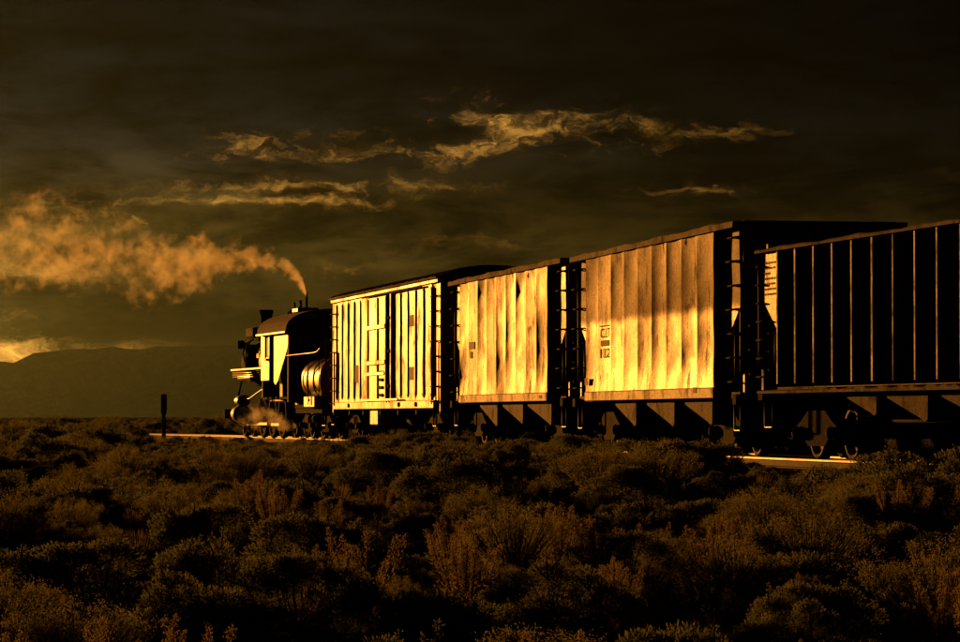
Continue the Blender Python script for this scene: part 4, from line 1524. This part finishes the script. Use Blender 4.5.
def scrub_mass(items):
    me = bpy.data.meshes.new('scrub')
    me.from_pydata([(p_[1], p_[2], p_[3] - .02) for p_ in items], [], [])
    keys = sorted(SRC) + [('grass_tuft', i) for i in range(3)]
    rr = random.Random(4)
    idx, rot, scl = [], [], []
    for p_ in items:
        ch = [i for i, kk in enumerate(keys) if kk[0] == p_[0]]
        idx.append(rr.choice(ch))
        rot.append(rr.uniform(0, 6.28))
        s_ = p_[4] * rr.uniform(.95, 1.3)
        scl += [s_, s_, p_[4]]
    me.attributes.new('pick', 'INT', 'POINT').data.foreach_set('value', idx)
    me.attributes.new('turn', 'FLOAT', 'POINT').data.foreach_set('value', rot)
    me.attributes.new('size', 'FLOAT_VECTOR', 'POINT').data.foreach_set('vector', scl)
    ob = link('desert_scrub', me)
    ng = bpy.data.node_groups.new('scrub_nodes', 'GeometryNodeTree')
    ng.interface.new_socket('Geometry', in_out='INPUT', socket_type='NodeSocketGeometry')
    ng.interface.new_socket('Geometry', in_out='OUTPUT', socket_type='NodeSocketGeometry')
    N, Lk = ng.nodes, ng.links
    gi, go = N.new('NodeGroupInput'), N.new('NodeGroupOutput')
    inst = N.new('GeometryNodeInstanceOnPoints')
    mp = N.new('GeometryNodeMeshToPoints')
    Lk.new(gi.outputs[0], mp.inputs['Mesh'])
    Lk.new(mp.outputs[0], inst.inputs['Points'])
    join = N.new('GeometryNodeJoinGeometry')
    for kk in reversed(keys):
        j2 = N.new('GeometryNodeJoinGeometry')
        for so in ([SRC[kk]] + list(SRC[kk].children)) if kk in SRC else [SRC_G[kk[1]]]:
            oi = N.new('GeometryNodeObjectInfo')
            oi.inputs['Object'].default_value = so
            oi.transform_space = 'ORIGINAL'
            Lk.new(oi.outputs['Geometry'], j2.inputs[0])
        g2 = N.new('GeometryNodeGeometryToInstance')
        Lk.new(j2.outputs[0], g2.inputs[0])
        Lk.new(g2.outputs[0], join.inputs[0])
    Lk.new(join.outputs[0], inst.inputs['Instance'])
    inst.inputs['Pick Instance'].default_value = True
    def attr(nm, ty):
        a = N.new('GeometryNodeInputNamedAttribute')
        a.data_type = ty
        a.inputs['Name'].default_value = nm
        return [s for s in a.outputs if s.enabled][0]
    Lk.new(attr('pick', 'INT'), inst.inputs['Instance Index'])
    cx = N.new('ShaderNodeCombineXYZ')
    Lk.new(attr('turn', 'FLOAT'), cx.inputs[2])
    e2r = N.new('FunctionNodeEulerToRotation')
    Lk.new(cx.outputs[0], e2r.inputs[0])
    Lk.new(e2r.outputs[0], inst.inputs['Rotation'])
    Lk.new(attr('size', 'FLOAT_VECTOR'), inst.inputs['Scale'])
    Lk.new(inst.outputs[0], go.inputs[0])
    md = ob.modifiers.new('scrub', 'NODES')
    md.node_group = ng
    tag(ob, 'low desert scrub of sagebrush and dry grass covering the plain', 'scrub', kind='stuff')


scrub_mass(rest)


# ------------------------------------------------------------------ steam
def steam(name, label, D, spine, depth, dens, nscale, thr, soft_ends=False, bias=0.0):
    """closed lumpy tube; inside it the density falls off from a spine (x px, y px, radius px) at distance D"""
    pts_ = [world_at(a, b, D) for a, b, c in spine]
    rad = [c / FPX * D for a, b, c in spine]
    x0, x1 = pts_[-1].x, pts_[0].x
    mb = MB()
    n = 16
    vs, fs = [], []
    for p_, r_ in zip(pts_, rad):
        for k in range(n):
            t = 2 * math.pi * k / n
            vs.append((p_.x, D + depth * r_ * 1.25 * math.cos(t), p_.z + r_ * 1.3 * math.sin(t)))
    for i in range(len(pts_) - 1):
        for k in range(n):
            fs.append((i * n + k, i * n + (k + 1) % n, (i + 1) * n + (k + 1) % n, (i + 1) * n + k))
    fs += [tuple(range(n)), tuple(range(len(vs) - 1, len(vs) - n - 1, -1))]
    mb.add(vs, fs)
    m, nn, out = new_mat(name)
    oc = nn.node('ShaderNodeTexCoord').outputs['Object']
    X, Y, Z = nn.sep(oc)
    u = nn.lin(X, x0, x1)
    zs_ = [p_.z for p_ in pts_]
    zlo, zhi = min(zs_) - 1, max(zs_) + 1
    rm = max(rad) * 1.05
    zc = nn.lin(nn.fcurve(u, [((p_.x - x0) / (x1 - x0), (p_.z - zlo) / (zhi - zlo)) for p_ in reversed(pts_)]), 0, 1, zlo, zhi)
    rc = nn.m('MULTIPLY', nn.fcurve(u, [((p_.x - x0) / (x1 - x0), r_ / rm) for p_, r_ in reversed(list(zip(pts_, rad)))]), rm)
    a = nn.m('DIVIDE', nn.m('SUBTRACT', Z, zc), rc)
    b = nn.m('DIVIDE', nn.m('SUBTRACT', Y, D), nn.m('MULTIPLY', rc, depth))
    r = nn.m('SQRT', nn.m('ADD', nn.m('MULTIPLY', a, a), nn.m('MULTIPLY', b, b)))
    nz = nn.noise(oc, nscale, 7, 0.60, 0.35)
    big = nn.noise(oc, nscale * .34, 3, 0.55, 0.3)
    val = nn.m('ADD', nn.m('ADD', nn.m('MULTIPLY', nz, 2.2), nn.m('MULTIPLY', big, 1.4)), nn.m('MULTIPLY', r, -.62))
    val = nn.m('ADD', val, nn.sstep(rc, .75, .05, 0, bias))
    d = nn.sstep(val, thr, thr + .50)
    d = nn.m('MULTIPLY', d, nn.sstep(r, 1.22, .9))
    # thins out as it drifts
    thin = nn.m('DIVIDE', .35, nn.m('ADD', rc, .12))
    d = nn.m('MULTIPLY', nn.m('MULTIPLY', d, thin), dens)
    if soft_ends:
        d = nn.m('MULTIPLY', d, nn.m('MULTIPLY', nn.sstep(u, 0, .3), nn.sstep(u, 1, .65)))
    pv = nn.node('ShaderNodeVolumePrincipled')
    pv.inputs['Color'].default_value = (.92, .90, .86, 1)
    pv.inputs['Anisotropy'].default_value = 0.6
    nn.put(pv.inputs['Density'], d)
    nn.t.links.new(pv.outputs[0], out.inputs['Volume'])
    o = mb.build(name, m)
    fixnormals(o.data)
    tag(o, label, 'steam', kind='stuff')
    return o


steam('steam_plume', 'golden steam plume drifting left from the cab roof vent', 113.3,
      [(306, 294, 2.4), (304.5, 289, 5), (301, 282, 9), (295, 275, 12), (287, 269, 15), (270, 263, 21), (245, 258, 28), (215, 259, 35), (185, 264, 40), (155, 266, 43), (130, 258, 46), (95, 248, 50), (60, 242, 52),
       (25, 244, 50), (-10, 246, 50), (-60, 244, 54), (-120, 240, 56)], 1.0, 2.1, 2.2, 1.45, False, .50)
steam('steam_leak', 'low golden steam cloud around the locomotive wheels', 111.2,
      [(296, 430, 6), (285, 424, 11), (270, 418, 17), (255, 414, 19), (243, 418, 16), (234, 424, 9)], 1.2, 1.3, 3.0, 1.40, True)

# ------------------------------------------------------------------ haze over the plain
bx = 15600
m, nn, out = new_mat('haze')
pv = nn.node('ShaderNodeVolumePrincipled')
pv.inputs['Color'].default_value = (.30, .50, .50, 1)
pv.inputs['Density'].default_value = 0.72e-5
pv.inputs['Anisotropy'].default_value = 0.82
nn.t.links.new(pv.outputs[0], out.inputs['Volume'])
hz = MB().box(-bx, bx, -bx, bx, -30, 290).build('haze', m)
fixnormals(hz.data)
tag(hz, 'golden evening haze hanging over the whole plain', 'haze', kind='stuff')
